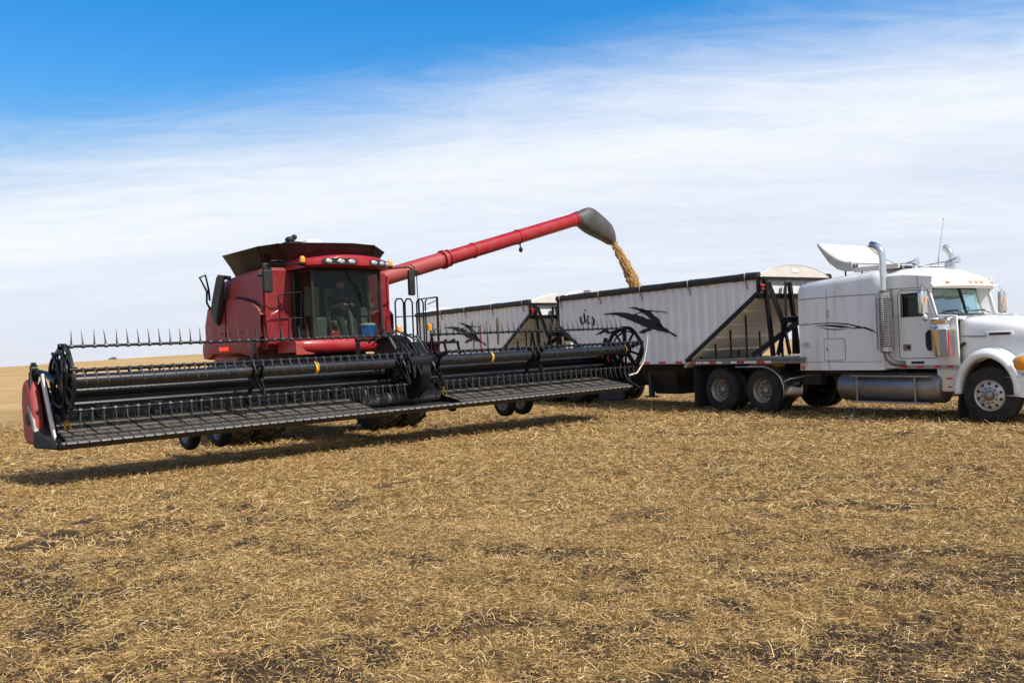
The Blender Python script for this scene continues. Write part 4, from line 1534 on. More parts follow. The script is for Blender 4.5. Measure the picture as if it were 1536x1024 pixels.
# ================================================================== grain trailers
# trailer frame: x = 0 at the front wall, towards -x the rear; same heading as the truck
def make_trailer():
    tr = empty('grain_trailer', 'white corrugated hopper trailer hitched right behind the truck, grain pouring into it', 'trailer', world(TRK, (-5.2, 0, 0)), TRK[2], 'hopper trailers of the road train')
    L, HW, ZT, ZB = -7.72, 1.30, 3.12, 1.24
    # bottom edge of the side wall along x
    def zb(x):
        a = 2.80 + (x - 0) * .655                 # front slope (x<0)
        b = 2.33 - (x - L) * .655
        return max(ZB, a, b)
    for s in (-1, 1):
        w = MB()
        cols = []
        xs = [0.0]
        per = .30
        x = 0.0
        prof = ((0, 0), (.045, .04), (.15, .04), (.195, 0))
        k = 0
        while x > L + .02:
            for dx, dp in prof:
                q = x - dx
                if q < L:
                    break
                z0 = zb(q)
                cols.append([(q, s * (HW - dp), z0), (q, s * (HW - dp), ZT), (q, s * (HW - .06), ZT), (q, s * (HW - .06), z0)])
            x -= per
        z0 = zb(L)
        cols.append([(L, s * HW, z0), (L, s * HW, ZT), (L, s * (HW - .06), ZT), (L, s * (HW - .06), z0)])
        # the straight wall also needs its exact corners
        w.loft(cols, True, True)
        w.build('side_wall', M['trailer_white'], tr, smooth=12)
        # black edge bars along the slopes, white bottom rail
        for pa, pb, ww, hh in (((.02, 2.80), (-2.40, ZB - .01), .06, .085), ((L, 2.33), (L + 1.68, ZB - .01), .06, .085), ((.03, 2.74), (.03, 3.2), .07, .06), ((L - .02, 2.30), (L - .02, 3.2), .05, .06)):
            e = MB()
            e.bar((pa[0], s * (HW + .012), pa[1]), (pb[0], s * (HW + .012), pb[1]), ww, hh)
            e.build('edge_bar', M['black'], tr)
        b = MB()
        b.span((-2.40, s * (HW - .05), ZB - .07), (L + 1.66, s * (HW + .02), ZB + .01))
        bl = b.build('bottom_rail', M['trailer_white'], tr)
        for k in range(6):
            tp = MB()
            xa = -2.52 - k * .62
            tp.span((xa, s * (HW + .02), ZB - .062), (xa - .26, s * (HW + .0245), ZB - .006))
            tp.build('reflector_tape', M['tape_red'], bl)
        # rolled tarp along the top rail with steel hooks
        r_ = MB()
        pts = []
        for k in range(25):
            xx = .05 + (L - .1) * k / 24
            pts.append((xx, s * (HW + .005 + .006 * math.sin(k * 1.7)), ZT + .075 + .005 * math.sin(k * 2.3)))
        r_.tube(pts, [.088 + .004 * math.sin(k * 1.3) for k in range(25)], 14)
        r_.build('rolled_tarp' if s < 0 else 'tarp_rail', M['tarp'], tr, smooth=60)
        for hx in (-.30, -2.16, -3.95, -5.70, -7.55):
            h = MB()
            h.tube([(hx, s * (HW - .08), ZT + .17), (hx, s * (HW + .06), ZT + .175), (hx, s * (HW + .105), ZT + .12), (hx, s * (HW + .10), ZT + .0), (hx, s * (HW + .03), ZT - .10), (hx, s * (HW + .012), ZT - .22)], .016, 6)
            h.build('tarp_hook', M['rim'], tr)
    # top side rails and end caps (bowed boards)
    for xe, nm in ((0.0, 'front'), (L, 'rear')):
        c = MB()
        pl = [(-HW, ZT + .02)]
        for k in range(17):
            a = -1 + 2 * k / 16
            pl.append((a * HW, ZT + .06 + .27 * (1 - abs(a) ** 2.2)))
        pl.append((HW, ZT + .02))
        d = .05 if xe == 0 else -.05
        c.prism(pl, 'yz', xe, xe + d)
        cap = c.build('end_cap', M['cream'], tr)
        t = MB()
        ring = [(xe + d * .5, y, z + .012) for y, z in pl[1:-1]]
        t.tube(ring, .014, 6)
        t.build('cap_trim', M['alu'], cap)
        p = MB()
        p.box((xe + d + .003, .0, ZT + .21), (.008, .26, .09))
        p.build('cap_plate', M['tape_white'], cap)
        hb = MB()
        hb.bar((xe + d + .03, -HW, ZT + .02), (xe + d + .03, HW, ZT + .02), .06, .06)
        hb.build('top_crossbar', M['black'], tr)
    fw = MB()
    fw.span((-.05, -HW + .02, 2.76), (0.0, HW - .02, ZT + .02))
    fw.build('front_wall', M['trailer_white'], tr)
    fb = MB()
    fb.span((-.04, -HW + .0, 2.66), (.07, HW - .0, 2.78))
    fb.build('front_beam', M['black'], tr)
    rw = MB()
    rw.span((L, -HW + .02, 2.30), (L + .05, HW - .02, ZT + .02))
    rw.build('rear_wall', M['trailer_white'], tr)
    # sloped hopper sheets
    sl = MB()
    sl.add([(.0, -HW + .03, 2.72), (.0, HW - .03, 2.72), (-2.5, HW - .03, 1.06), (-2.5, -HW + .03, 1.06), (-.02, -HW + .03, 2.77), (-.02, HW - .03, 2.77), (-2.52, HW - .03, 1.11), (-2.52, -HW + .03, 1.11)], [(0, 1, 2, 3), (7, 6, 5, 4), (0, 4, 5, 1), (1, 5, 6, 2), (2, 6, 7, 3), (3, 7, 4, 0)])
    fs = sl.build('front_slope', M['trailer_cream'], tr, smooth=0)
    rb = MB()
    for u in (.18, .36, .54, .72, .88):
        x, z = -2.5 * u, 2.72 - 1.66 * u
        rb.bar((x, -HW + .04, z - .015), (x, HW - .04, z - .015), .05, .05)
    rb.build('slope_rib', M['trailer_cream'], fs)
    sl = MB()
    sl.add([(L, -HW + .03, 2.27), (L, HW - .03, 2.27), (L + 1.8, HW - .03, 1.08), (L + 1.8, -HW + .03, 1.08), (L + .02, -HW + .03, 2.32), (L + .02, HW - .03, 2.32), (L + 1.82, HW - .03, 1.13), (L + 1.82, -HW + .03, 1.13)], [(3, 2, 1, 0), (4, 5, 6, 7), (1, 5, 4, 0), (2, 6, 5, 1), (3, 7, 6, 2), (0, 4, 7, 3)])
    sl.build('rear_slope', M['trailer_cream'], tr, smooth=0)
    bt = MB()
    bt.loft([[(-2.5, -HW + .05, 1.16), (-2.5, HW - .05, 1.16), (L + 1.8, HW - .05, 1.16), (L + 1.8, -HW + .05, 1.16)], [(-3.2, -.5, .55), (-3.2, .5, .55), (L + 2.5, .5, .55), (L + 2.5, -.5, .55)]])
    bt.loft([[(-3.0, -1.1, 1.12), (-3.0, 1.1, 1.12), (-4.5, 1.1, 1.12), (-4.5, -1.1, 1.12)], [(-3.35, -.7, .34), (-3.35, .7, .34), (-4.2, .7, .34), (-4.2, -.7, .34)]])
    bt.build('hopper_bottom', M['chassis'], tr)
    # black front frame: posts, crossed braces, platform
    for s in (-1, 1):
        f = MB()
        f.bar((.08, s * 1.14, 3.12), (.22, s * 1.12, 1.32), .09, .08)
        f.build('front_post', M['black'], tr)
    f = MB()
    for s in (-1, 1):
        f.bar((.12, s * 1.08, 3.04), (.30, s * .84, 2.12), .05, .11)
        f.bar((.12, s * .46, 3.04), (.30, s * .72, 2.12), .05, .11)
        f.bar((.30, s * .82, 2.14), (.24, s * .56, 1.34), .05, .09)
        f.bar((.30, s * .72, 2.14), (.24, s * .98, 1.34), .05, .09)
        f.bar((.30, s * .46, 2.14), (.26, s * .44, 1.34), .045, .06)
        f.bar((.12, s * .32, 3.04), (.28, s * .30, 1.34), .07, .10)
    f.build('cross_brace', M['black'], tr)
    f = MB()
    f.bar((-.50, -1.0, 1.33), (.62, -.42, 2.20), .07, .12)
    f.bar((-.50, 1.0, 1.33), (.62, .42, 2.20), .07, .12)
    f.build('long_brace', M['black'], tr)
    f = MB()
    f.bar((.34, -.86, 2.14), (.34, .86, 2.14), .22, .12)
    f.box((.42, .2, 2.02), (.12, .9, .22))
    f.build('winch_beam', M['black'], tr, bevel=.01)
    f = MB()
    f.box((.36, 0, 2.215), (.24, 1.72, .02))
    f.build('beam_plate', M['alu'], tr)
    f = MB()
    f.box((.42, .75, 2.36), (.14, .30, .16))
    f.tube([(.42, .3, 2.3), (.5, .6, 2.42), (.46, .95, 2.5), (.42, 1.05, 2.7)], .03, 6)
    f.build('winch', M['black'], tr)
    # thin posts carrying the slope
    for y, xs in ((-1.05, (-.62, -1.12, -1.62, -2.1)), (.1, (-.5, -1.2, -1.9)), (1.05, (-.62, -1.3, -2.0))):
        for x in xs:
            q = MB()
            q.bar((x, y, 1.28), (x, y, 2.72 + x * .664), .035, .035)
            q.build('slope_post', M['black'], tr)
    # marker lamp cluster at the top corner
    q = MB()
    q.box((.07, -HW + .04, 2.93), (.06, .14, .18))
    cl = q.build('lamp_bracket', M['black'], tr)
    for dy, dz in ((-.035, .04), (.03, .03), (0, -.05)):
        q = MB()
        q.lathe([(0, .032), (.025, .03), (.03, .002)], (.10, -HW + .04 + dy, 2.93 + dz), 'x', 10)
        q.build('marker_lamp', M['red_lens'], cl)
    # deck and frame rails over the fifth wheel
    d = MB()
    d.box((-.60, 0, 1.255), (3.6, 2.56, .05))
    d.build('deck', M['alu_dark'], tr, bevel=.008)
    d = MB()
    for s in (-1, 1):
        d.span((-2.42, s * 1.28, 1.15), (1.2, s * 1.30, 1.225))
    d.build('deck_skirt', M['alu_dark'], tr)
    for k, xa in enumerate((-2.30, -1.62, -.72, -.12)):
        q = MB()
        q.span((xa, -1.3035, 1.165), (xa + .22, -1.3005, 1.215))
        q.build('reflector_tape', M['tape_red'], tr)
        q = MB()
        q.span((xa + .225, -1.3035, 1.165), (xa + .42, -1.3005, 1.215))
        q.build('reflector_tape', M['tape_white'], tr)
        q = MB()
        q.span((xa - .20, -1.3035, 1.165), (xa - .005, -1.3005, 1.215))
        q.build('reflector_tape', M['tape_white'], tr)
    q = MB()
    q.lathe([(0, .035), (-.02, .033), (-.028, .003)], (.06, -1.305, 1.19), 'y', 12)
    q.build('marker_lamp', M['red_lens'], tr)
    d = MB()
    for s in (-1, 1):
        d.span((1.1, s * .40 - .06, .88), (L - 2.2, s * .40 + .06, 1.10))
    d.box((-.3, 0, 1.16), (1.6, 1.4, .10))
    d.build('frame_rail', M['chassis'], tr)
    d = MB()
    d.box((-.2, -.85, 1.10), (.9, .2, .07))
    d.build('slider_plate', M['yellow'], tr)
    # landing gear, rear bogie
    d = MB()
    for s in (-1, 1):
        d.span((-4.05, s * .95 - .06, .3), (-4.17, s * .95 + .06, 1.15))
        d.box((-4.11, s * .95, .28), (.26, .26, .04))
        d.bar((-4.11, s * .95, .95), (-4.11, 0, .65), .05, .05)
    d.build('landing_gear', M['chassis'], tr)
    d = MB()
    d.prism([(-4.9, .18), (-4.9, .62), (-5.9, .62), (-6.0, .24), (-5.8, .14)], 'xz', -1.22, -1.30)
    d.build('mud_guard', M['black_plastic'], tr, bevel=.03)
    for xx in (-7.25, -8.50, -9.75):
        for s in (-1, 1):
            truck_wheel(tr, xx, s * 1.25, .52, s, True)
        a = MB()
        a.tube([(xx, -1.0, .52), (xx, 1.0, .52)], .07, 10)
        a.build('axle', M['chassis'], tr)
    # feather-like emblem and the mark beside it
    Y0, Y1 = -HW - .006, -HW + .02
    def X(xt):
        return xt + 5.2
    em = MB()
    em.ribbon([(X(-10.82), 2.61), (X(-10.3), 2.60), (X(-9.9), 2.53), (X(-9.4), 2.40), (X(-8.95), 2.25), (X(-8.55), 2.13), (X(-8.15), 1.99), (X(-7.93), 1.88)], [.012, .07, .15, .22, .24, .16, .05, .035], 'xz', Y0, Y1)
    em.ribbon([(X(-9.72), 2.735), (X(-9.45), 2.70), (X(-9.15), 2.61), (X(-8.85), 2.46), (X(-8.6), 2.28), (X(-8.36), 2.09)], [.012, .05, .10, .16, .15, .02], 'xz', Y0, Y1)
    em.ribbon([(X(-9.2), 2.62), (X(-8.8), 2.585), (X(-8.45), 2.545), (X(-8.22), 2.515)], [.05, .03, .022, .008], 'xz', Y0, Y1)
    em.ribbon([(X(-9.36), 2.03), (X(-9.15), 2.06), (X(-9.0), 2.09), (X(-8.86), 2.115)], [.02, .11, .09, .02], 'xz', Y0, Y1)
    for a_ in range(5):
        em.ribbon([(X(-9.62 + .10 * a_), 2.47 + .03 * a_), (X(-9.52 + .10 * a_), 2.53 + .022 * a_)], [.02, .015], 'xz', Y0, Y1)
        em.ribbon([(X(-9.52 + .10 * a_), 2.53 + .022 * a_), (X(-9.50 + .10 * a_), 2.49 + .022 * a_)], [.015, .02], 'xz', Y0, Y1)
    em.build('emblem', M['decal'], tr, smooth=0)
    mk = MB()
    o = X(-11.95)
    mk.ribbon([(o + .06, 2.60), (o + .08, 2.46), (o + .14, 2.37), (o + .22, 2.40), (o + .26, 2.50)], [.03, .06, .07, .05, .03], 'xz', Y0, Y1)
    mk.ribbon([(o + .24, 2.70), (o + .25, 2.55), (o + .30, 2.40)], [.05, .06, .03], 'xz', Y0, Y1)
    mk.ribbon([(o + .26, 2.77), (o + .31, 2.765)], [.035, .035], 'xz', Y0, Y1)
    mk.ribbon([(o + .50, 2.60), (o + .43, 2.58), (o + .41, 2.47), (o + .45, 2.37), (o + .52, 2.38)], [.03, .06, .06, .06, .03], 'xz', Y0, Y1)
    mk.ribbon([(o + .60, 2.56), (o + .68, 2.46), (o + .66, 2.34), (o + .58, 2.31)], [.02, .05, .06, .02], 'xz', Y0, Y1)
    mk.build('lettering', M['decal'], tr, smooth=0)
    lo = MB()
    lo.ribbon([(X(-11.2), 2.03), (X(-10.95), 2.10), (X(-10.75), 2.14), (X(-10.6), 2.07), (X(-10.4), 2.09), (X(-10.15), 2.15), (X(-10.0), 2.05)], [.02, .06, .10, .07, .07, .09, .02], 'xz', Y0, Y1)
    lo.build('emblem', M['decal'], tr, smooth=0)
    return tr
lead = make_trailer()
rear = copy_tree(lead)
rear['label'] = 'second white hopper trailer with rust streaks, farther back behind the black header'
rear.location = world(TRK, (-5.2 - 9.28, 0, 0))
# rust and paint runs on the rear trailer's near wall
def rear_streaks():
    for x, w, m, z0, z1 in ((-18.02, .10, 'decal_tan', 1.5, 2.78), (-17.55, .07, 'tape_red', 1.35, 2.62), (-17.1, .08, 'decal_tan', 1.4, 2.72), (-16.45, .08, 'decal_tan', 1.9, 2.80)):
        q = MB()
        q.ribbon([(x + 14.48, z0), (x + 14.49, (z0 + z1) / 2), (x + 14.47, z1)], [w * .7, w, w * .5], 'xz', -1.304, -1.28)
        q.build('rust_streak', M[m], rear, smooth=0)
rear_streaks()

def grain_heap():
    e = MB()
    n = 30
    rows = []
    for i in range(n + 1):
        t = i / n
        x = -12.6 + 7.2 * t
        row = []
        for k in range(13):
            y = -1.2 + 2.4 * k / 12
            z = 2.72 + .42 * math.exp(-((x + 10.8) / 1.3) ** 2 - (y / .8) ** 2) + .16 * math.exp(-((x + 7.9) / 1.2) ** 2 - (y / .9) ** 2)
            row.append((x, y, z))
        rows.append(row)
    e.loft(rows, False, False)
    o = e.build('grain_heap', M['grain'])
    o.location = (TRK[0], TRK[1], 0)
    o.rotation_euler = (0, 0, TRK[2])
    tag(o, 'heaped grain filling the hopper under the falling stream', 'grain', kind='stuff')
grain_heap()

# ================================================================== highway tractor
tk = empty('semi_truck', 'white long-nosed semi truck with sleeper cab and chrome stacks, parked at the right', 'truck', (TRK[0], TRK[1], 0), TRK[2])

def rail(name, boxes, mat, bevel=.01, parent=None):
    m = MB()
    for a, b in boxes:
        m.span(a, b)
    return m.build(name, M[mat], parent or tk, bevel=bevel)

def truck_sleeper():
    rings = []
    for x, zt, hw, inset in ((-4.18, 2.90, 1.18, .0), (-4.12, 2.93, 1.20, 0), (-3.2, 2.985, 1.20, 0), (-2.35, 3.03, 1.20, 0), (-2.20, 3.02, 1.195, 0), (-2.12, 2.93, 1.16, 0)):
        rings.append([(x, -hw, .99), (x, -hw, zt - .34), (x, -hw + .02, zt - .16), (x, -hw + .06, zt - .065), (x, -hw + .13, zt - .015), (x, -hw + .30, zt + .02), (x, -.3, zt + .06), (x, .3, zt + .06), (x, hw - .30, zt + .02), (x, hw - .13, zt - .015), (x, hw - .06, zt - .065), (x, hw - .02, zt - .16), (x, hw, zt - .34), (x, hw, .99)])
    s = MB()
    s.loft(rings)
    sl = s.build('sleeper', M['white_rust'], tk, smooth=40)
    # panel seams (real grooves shown as thin dark beads)
    g = MB()
    g.tube([(-4.17, -1.203, 2.56), (-3.2, -1.203, 2.565), (-2.16, -1.203, 2.545)], .007, 5)
    g.tube([(-3.42, -1.203, 1.0), (-3.42, -1.203, 2.57), (-3.42, -1.19, 2.74), (-3.42, -1.06, 2.94)], .005, 5)
    g.tube([(-4.15, -1.203, 2.02), (-3.9, -1.203, 2.03)], .004, 5)
    g.tube([(-4.17, -1.203, 1.17), (-2.16, -1.203, 1.165)], .004, 5)
    g.build('panel_seam', M['seam'], sl)
    h = MB()
    a = (-3.52, -3.00, 1.20, 1.665)
    pts = []
    for cx, cz, t0 in ((a[1] - .05, a[3] - .05, 0), (a[0] + .05, a[3] - .05, 90), (a[0] + .05, a[2] + .05, 180), (a[1] - .05, a[2] + .05, 270)):
        for k in range(4):
            t = R(t0 + 30 * k)
            pts.append((cx + .05 * math.cos(t), -1.204, cz + .05 * math.sin(t)))
    h.tube(pts + [pts[0]], .007, 5, False)
    h.build('hatch_seam', M['seam'], sl)
    h = MB()
    h.prism([(p[0] * .985 - .049, p[2] * .985 + .0215) for p in pts], 'xz', -1.199, -1.206)
    hh = h.build('luggage_hatch', M['white'], sl)
    q = MB()
    q.box((-3.44, -1.212, 1.44), (.022, .014, .05))
    q.build('latch', M['chrome'], hh)
    v = MB()
    v.box((-3.40, -1.206, 2.21), (.085, .016, .20))
    vv = v.build('vent', M['cream'], sl, bevel=.006)
    v = MB()
    for k in range(5):
        v.box((-3.40, -1.217, 2.14 + .035 * k), (.055, .008, .012))
    v.build('vent_slot', M['rim'], vv)
    q = MB()
    q.lathe([(0, .048), (-.02, .046), (-.03, .03), (-.034, .002)], (-4.09, -1.2, 1.05), 'y', 16)
    q.build('side_marker', M['red_lens'], sl)
    # swept pinstripes
    d = MB()
    y0, y1 = -1.2045, -1.19
    d.ribbon([(-4.15, 1.985), (-3.7, 2.01), (-3.3, 2.005), (-2.9, 1.96), (-2.5, 1.86), (-2.22, 1.745)], [.010, .016, .022, .026, .028, .012], 'xz', y0, y1)
    d.ribbon([(-3.72, 1.965), (-3.4, 1.955), (-3.1, 1.92), (-2.8, 1.885)], [.006, .035, .05, .012], 'xz', y0, y1)
    d.ribbon([(-3.62, 1.93), (-3.4, 1.875), (-3.1, 1.858), (-2.95, 1.862)], [.01, .02, .022, .006], 'xz', y0, y1)
    d.ribbon([(-2.85, 1.862), (-2.7, 1.878), (-2.5, 1.872), (-2.3, 1.80)], [.006, .03, .026, .008], 'xz', y0, y1)
    d.build('pinstripe', M['decal'], sl, smooth=0)
    # small registration lettering
    cu = bpy.data.curves.new('lettering', 'FONT')
    cu.body = 'LTBC'
    cu.size = .10
    cu.extrude = .002
    tmp = bpy.data.objects.new('lettering', cu)
    COL.objects.link(tmp)
    bpy.context.view_layer.update()
    me = bpy.data.meshes.new_from_object(tmp)
    bpy.data.objects.remove(tmp)
    me.name = 'lettering'
    me.materials.clear()
    me.materials.append(M['decal_grey'])
    lt = bpy.data.objects.new('lettering', me)
    COL.objects.link(lt)
    lt.parent = sl
    lt.location = (-4.12, -1.205, 1.53)
    lt.rotation_euler = (R(90), 0, 0)
    u = MB()
    u.span((-4.10, -1.2045, 1.49), (-3.84, -1.195, 1.50))
    u.build('underline', M['decal_grey'], sl)
    # ski-jump wind deflector on the roof
    prof = [(-1.86, 3.13), (-2.3, 3.19), (-2.75, 3.245), (-3.05, 3.29), (-3.30, 3.395), (-3.55, 3.57), (-3.78, 3.78)]
    low = [(-1.86, 3.03), (-2.3, 3.05), (-2.75, 3.07), (-3.06, 3.09), (-3.36, 3.20), (-3.60, 3.42), (-3.80, 3.74)]
    w = MB()
    W_ = .86
    for i in range(len(prof) - 1):
        (xa, za), (xb, zb_) = prof[i], prof[i + 1]
        w.add([(xa, -W_, za), (xa, W_, za), (xb, W_, zb_), (xb, -W_, zb_), (xa, -W_, za - .02), (xa, W_, za - .02), (xb, W_, zb_ - .02), (xb, -W_, zb_ - .02)], [(0, 1, 2, 3), (7, 6, 5, 4), (0, 4, 5, 1), (2, 6, 7, 3), (1, 5, 6, 2), (3, 7, 4, 0)])
    df = w.build('roof_deflector', M['fairing_top'], tk, smooth=50)
    for s in (-1, 1):
        e = MB()
        e.prism([(-2.92, 3.30), (-3.1, 3.315), (-3.3, 3.40), (-3.5, 3.545), (-3.65, 3.675), (-3.78, 3.80), (-3.81, 3.74), (-3.66, 3.52), (-3.52, 3.33), (-3.32, 3.17), (-3.12, 3.10), (-2.92, 3.09)], 'xz', s * (W_ + .002), s * (W_ + .09))
        e.build('deflector_end', M['fairing_grey'] if s < 0 else M['alu_dark'], df, bevel=.035, seg=3)
        e = MB()
        e.span((-2.918, s * W_, 3.06), (-1.88, s * (W_ + .05), 3.16))
        e.build('deflector_rail', M['cream'], df, bevel=.01)
        q = MB()
        q.tube([(-3.78, s * W_, 3.77), (-3.80, s * (W_ + .04), 3.75)], .035, 8)
        q.build('tip_cap', M['alu_dark'], df)
    q = MB()
    q.box((-2.92, -W_ - .02, 3.20), (.12, .10, .10))
    q.build('deflector_joint', M['alu_dark'], df, bevel=.02)
    q = MB()
    q.bar((-3.45, -.8, 2.985), (-2.6, -.8, 3.035), .06, .03)
    q.bar((-3.45, .8, 2.985), (-2.6, .8, 3.035), .06, .03)
    for x in (-3.2, -2.8):
        for s in (-.8, .8):
            q.tube([(x, s, 2.99), (x, s, 3.12)], .018, 6)
    q.build('deflector_mount', M['black'], df)
M['seam'] = paint('panel_gap', (.16, .14, .12), .7)
truck_sleeper()

def truck_cab():
    HW = 1.12
    # shell built from panels so that one can look through the windows
    xs = -2.14
    # lower body sides
    for s in (-1, 1):
        m = MB()
        m.prism([(xs, 1.02), (xs, 2.06), (-.98, 2.06), (-.60, 2.03), (-.58, 1.06), (-.98, 1.02)], 'xz', s * (HW - .05), s * HW)
        m.prism([(xs, 2.062), (xs, 2.90), (-1.72, 2.90), (-1.72, 2.062)], 'xz', s * (HW - .05), s * HW)
        m.prism([(-1.718, 2.50), (-1.718, 2.90), (-1.05, 2.82), (-1.10, 2.50)], 'xz', s * (HW - .05), s * HW)
        m.prism([(-1.20, 2.062), (-1.28, 2.498), (-1.102, 2.498), (-.99, 2.062)], 'xz', s * (HW - .05), s * HW)
        m.build('cab_side', M['white'], tk, bevel=.012)
        w = MB()
        w.add([(-1.718, s * (HW - .02), 2.062), (-1.19, s * (HW - .02), 2.062), (-1.27, s * (HW - .02), 2.50), (-1.718, s * (HW - .02), 2.50)], [(0, 1, 2, 3)])
        wo = w.build('door_window', M['side_glass'] if s < 0 else M['windshield'], tk, smooth=0)
        g = MB()
        q = [(-1.725, 2.055), (-1.185, 2.055), (-1.265, 2.505), (-1.725, 2.505)]
        g.tube([(a, s * (HW + .003), b) for a, b in q + [q[0]]], .014, 6, False)
        g.build('window_seal', M['black_plastic'], wo)
        d = MB()
        q = [(-1.78, 1.22), (-1.03, 1.22), (-1.0, 1.3), (-1.0, 2.05), (-1.16, 2.56), (-1.74, 2.58), (-1.80, 2.5), (-1.80, 1.28)]
        d.tube([(a, s * (HW + .002), b) for a, b in q + [q[0]]], .008, 5, False)
        ds = d.build('door_seam', M['seam'], tk)
        if s < 0:
            d = MB()
            d.box((-1.63, -HW - .006, 1.44), (.17, .016, .13))
            dp = d.build('door_handle', M['alu_dark'], tk, bevel=.02)
            d = MB()
            d.box((-1.60, -HW - .018, 1.44), (.07, .016, .05))
            d.build('lever', M['black'], dp, bevel=.008)
            d = MB()
            d.prism([(-1.22, 1.40), (-1.24, 1.46), (-1.24, 1.70), (-1.18, 1.77), (-1.06, 1.77), (-1.02, 1.70), (-1.02, 1.42), (-1.08, 1.36), (-1.18, 1.36)], 'xz', -HW - .003, -HW + .01)
            d.build('lower_window', M['black_plastic'], tk)
            d = MB()
            d.box((-1.42, -HW - .005, 1.135), (.28, .018, .045))
            d.build('step_grip', M['black'], tk, bevel=.012)
            d = MB()
            d.span((-1.85, -HW - .01, 1.01), (-.62, -HW + .01, 1.085))
            sp = d.build('sill_strip', M['alu'], tk, bevel=.004)
            for x in (-1.70, -1.36, -1.02, -.76):
                q = MB()
                q.box((x, -HW - .013, 1.05), (.13, .008, .038))
                q.build('reflector', M['red_lens'], sp)
    # floor, back, dash, seats
    m = MB()
    m.box((-1.45, 0, 1.10), (1.3, 2.1, .06))
    m.box((-2.12, 0, 2.0), (.03, 2.1, 1.8))
    m.build('cabin_floor', M['cabin_tan'], tk)
    m = MB()
    m.loft([[(-1.35, -1.0, 1.9), (-1.35, 1.0, 1.9), (-1.02, 1.0, 2.05), (-1.02, -1.0, 2.05)], [(-1.30, -1.0, 1.2), (-1.30, 1.0, 1.2), (-.95, 1.0, 1.2), (-.95, -1.0, 1.2)]])
    m.build('dashboard', M['cab_grey'], tk, bevel=.03)
    for y in (-.55, .55):
        m = MB()
        m.box((-1.85, y, 2.05), (.16, .5, .8), Matrix.Rotation(-.12, 3, 'Y'))
        m.box((-1.65, y, 1.65), (.5, .5, .16))
        m.box((-1.65, y, 1.35), (.35, .35, .5))
        m.build('cab_seat', M['cab_grey'], tk, bevel=.05, seg=3)
    m = MB()
    ring = []
    for k in range(20):
        a = 2 * PI * k / 20
        ring.append((-1.48 + .17 * math.sin(a), .55 + .23 * math.cos(a), 2.08 + .13 * math.sin(a)))
    m.tube(ring + [ring[0]], .016, 6, False)
    m.tube([(-1.48, .55, 2.06), (-1.25, .55, 1.9)], .03, 6)
    m.build('steering_wheel', M['black_plastic'], tk)
    # windshield: two panes, slightly raked and wrapped
    P = [(-1.20, -.98), (-1.06, -.55), (-1.02, -.03), (-1.02, .03), (-1.06, .55), (-1.20, .98)]
    def up(p, t):
        return (p[0] - .14 * t, p[1] * (1 - .02 * t), 2.06 + .53 * t)
    for idx in ((0, 1, 2), (3, 4, 5)):
        m = MB()
        m.loft([[up(P[i], 0) for i in idx], [up(P[i], 1) for i in idx]], False, False)
        m.build('windshield_pane', M['windshield'], tk, smooth=0)
    m = MB()
    m.bar(up((-1.015, 0), 0), up((-1.015, 0), 1), .045, .04)
    m.tube([up(p, .0) for p in P], .022, 6)
    m.tube([up(p, 1.0) for p in P], .022, 6)
    m.build('windshield_seal', M['black_plastic'], tk)
    for s in (-1, 1):
        m = MB()
        m.loft([[(-.98, s * 1.11, 2.03), (-1.19, s * .97, 2.03), (-1.24, s * 1.0, 2.03), (-1.10, s * 1.12, 2.03)], [(-1.14, s * 1.10, 2.62), (-1.34, s * .955, 2.62), (-1.40, s * .98, 2.62), (-1.28, s * 1.11, 2.62)]])
        m.build('a_pillar', M['white'], tk, bevel=.015)
        m = MB()
        y = s * .5
        m.tube([(-.96, y + .28, 2.08), (-1.02, y + .1, 2.14), (-1.03, y - .30, 2.13)], .010, 5)
        m.bar((-1.02, y - .36, 2.13), (-1.04, y + .24, 2.15), .014, .018)
        m.build('wiper', M['black'], tk)
    m = MB()
    m.loft([[(-1.28, -1.05, 1.99), (-1.28, 1.05, 1.99), (-1.28, 1.05, 2.05), (-1.28, -1.05, 2.05)], [(-.60, -.98, 1.93), (-.60, .98, 1.93), (-.60, .98, 2.0), (-.60, -.98, 2.0)]])
    m.build('cowl', M['white'], tk, bevel=.03)
    # roof cap flowing down to the visor
    rings = []
    n = 21
    for k in range(n):
        u = -1 + 2 * k / (n - 1)
        y = 1.125 * u
        c = abs(u) ** 2.6
        cc = abs(u) ** 8
        xf = -.80 - .26 * c
        zt = 3.05 - .20 * abs(u) ** 4.5
        rings.append([(-2.16, y, 2.62), (-1.35, y, 2.605), (xf + .0, y, 2.585), (xf + .03, y, 2.62), (xf - .06, y, 2.74 - .02 * cc), (xf - .22, y, 2.86 - .06 * cc), (xf - .45, y, zt - .08), (xf - .75, y, zt - .0), (-1.9, y, zt + .01), (-2.16, y, zt + .0)])
    m = MB()
    m.loft(rings)
    rf = m.build('cab_roof', M['white'], tk, smooth=45)
    g = MB()
    g.tube([(-2.14, -1.127, 2.63), (-1.2, -1.127, 2.61)], .006, 5)
    g.tube([(-1.36, -1.127, 2.62), (-1.36, -1.127, 2.86)], .006, 5)
    g.build('roof_seam', M['seam'], rf)
    v = MB()
    v.loft([[(-.86 - .26 * abs(u) ** 2.6, 1.06 * u, 2.585), (-.775 - .26 * abs(u) ** 2.6, 1.06 * u, 2.565), (-.78 - .26 * abs(u) ** 2.6, 1.06 * u, 2.60), (-.86 - .26 * abs(u) ** 2.6, 1.06 * u, 2.605)] for u in [-1 + .1 * i for i in range(21)]])
    v.build('sun_visor', M['visor_edge'], tk)
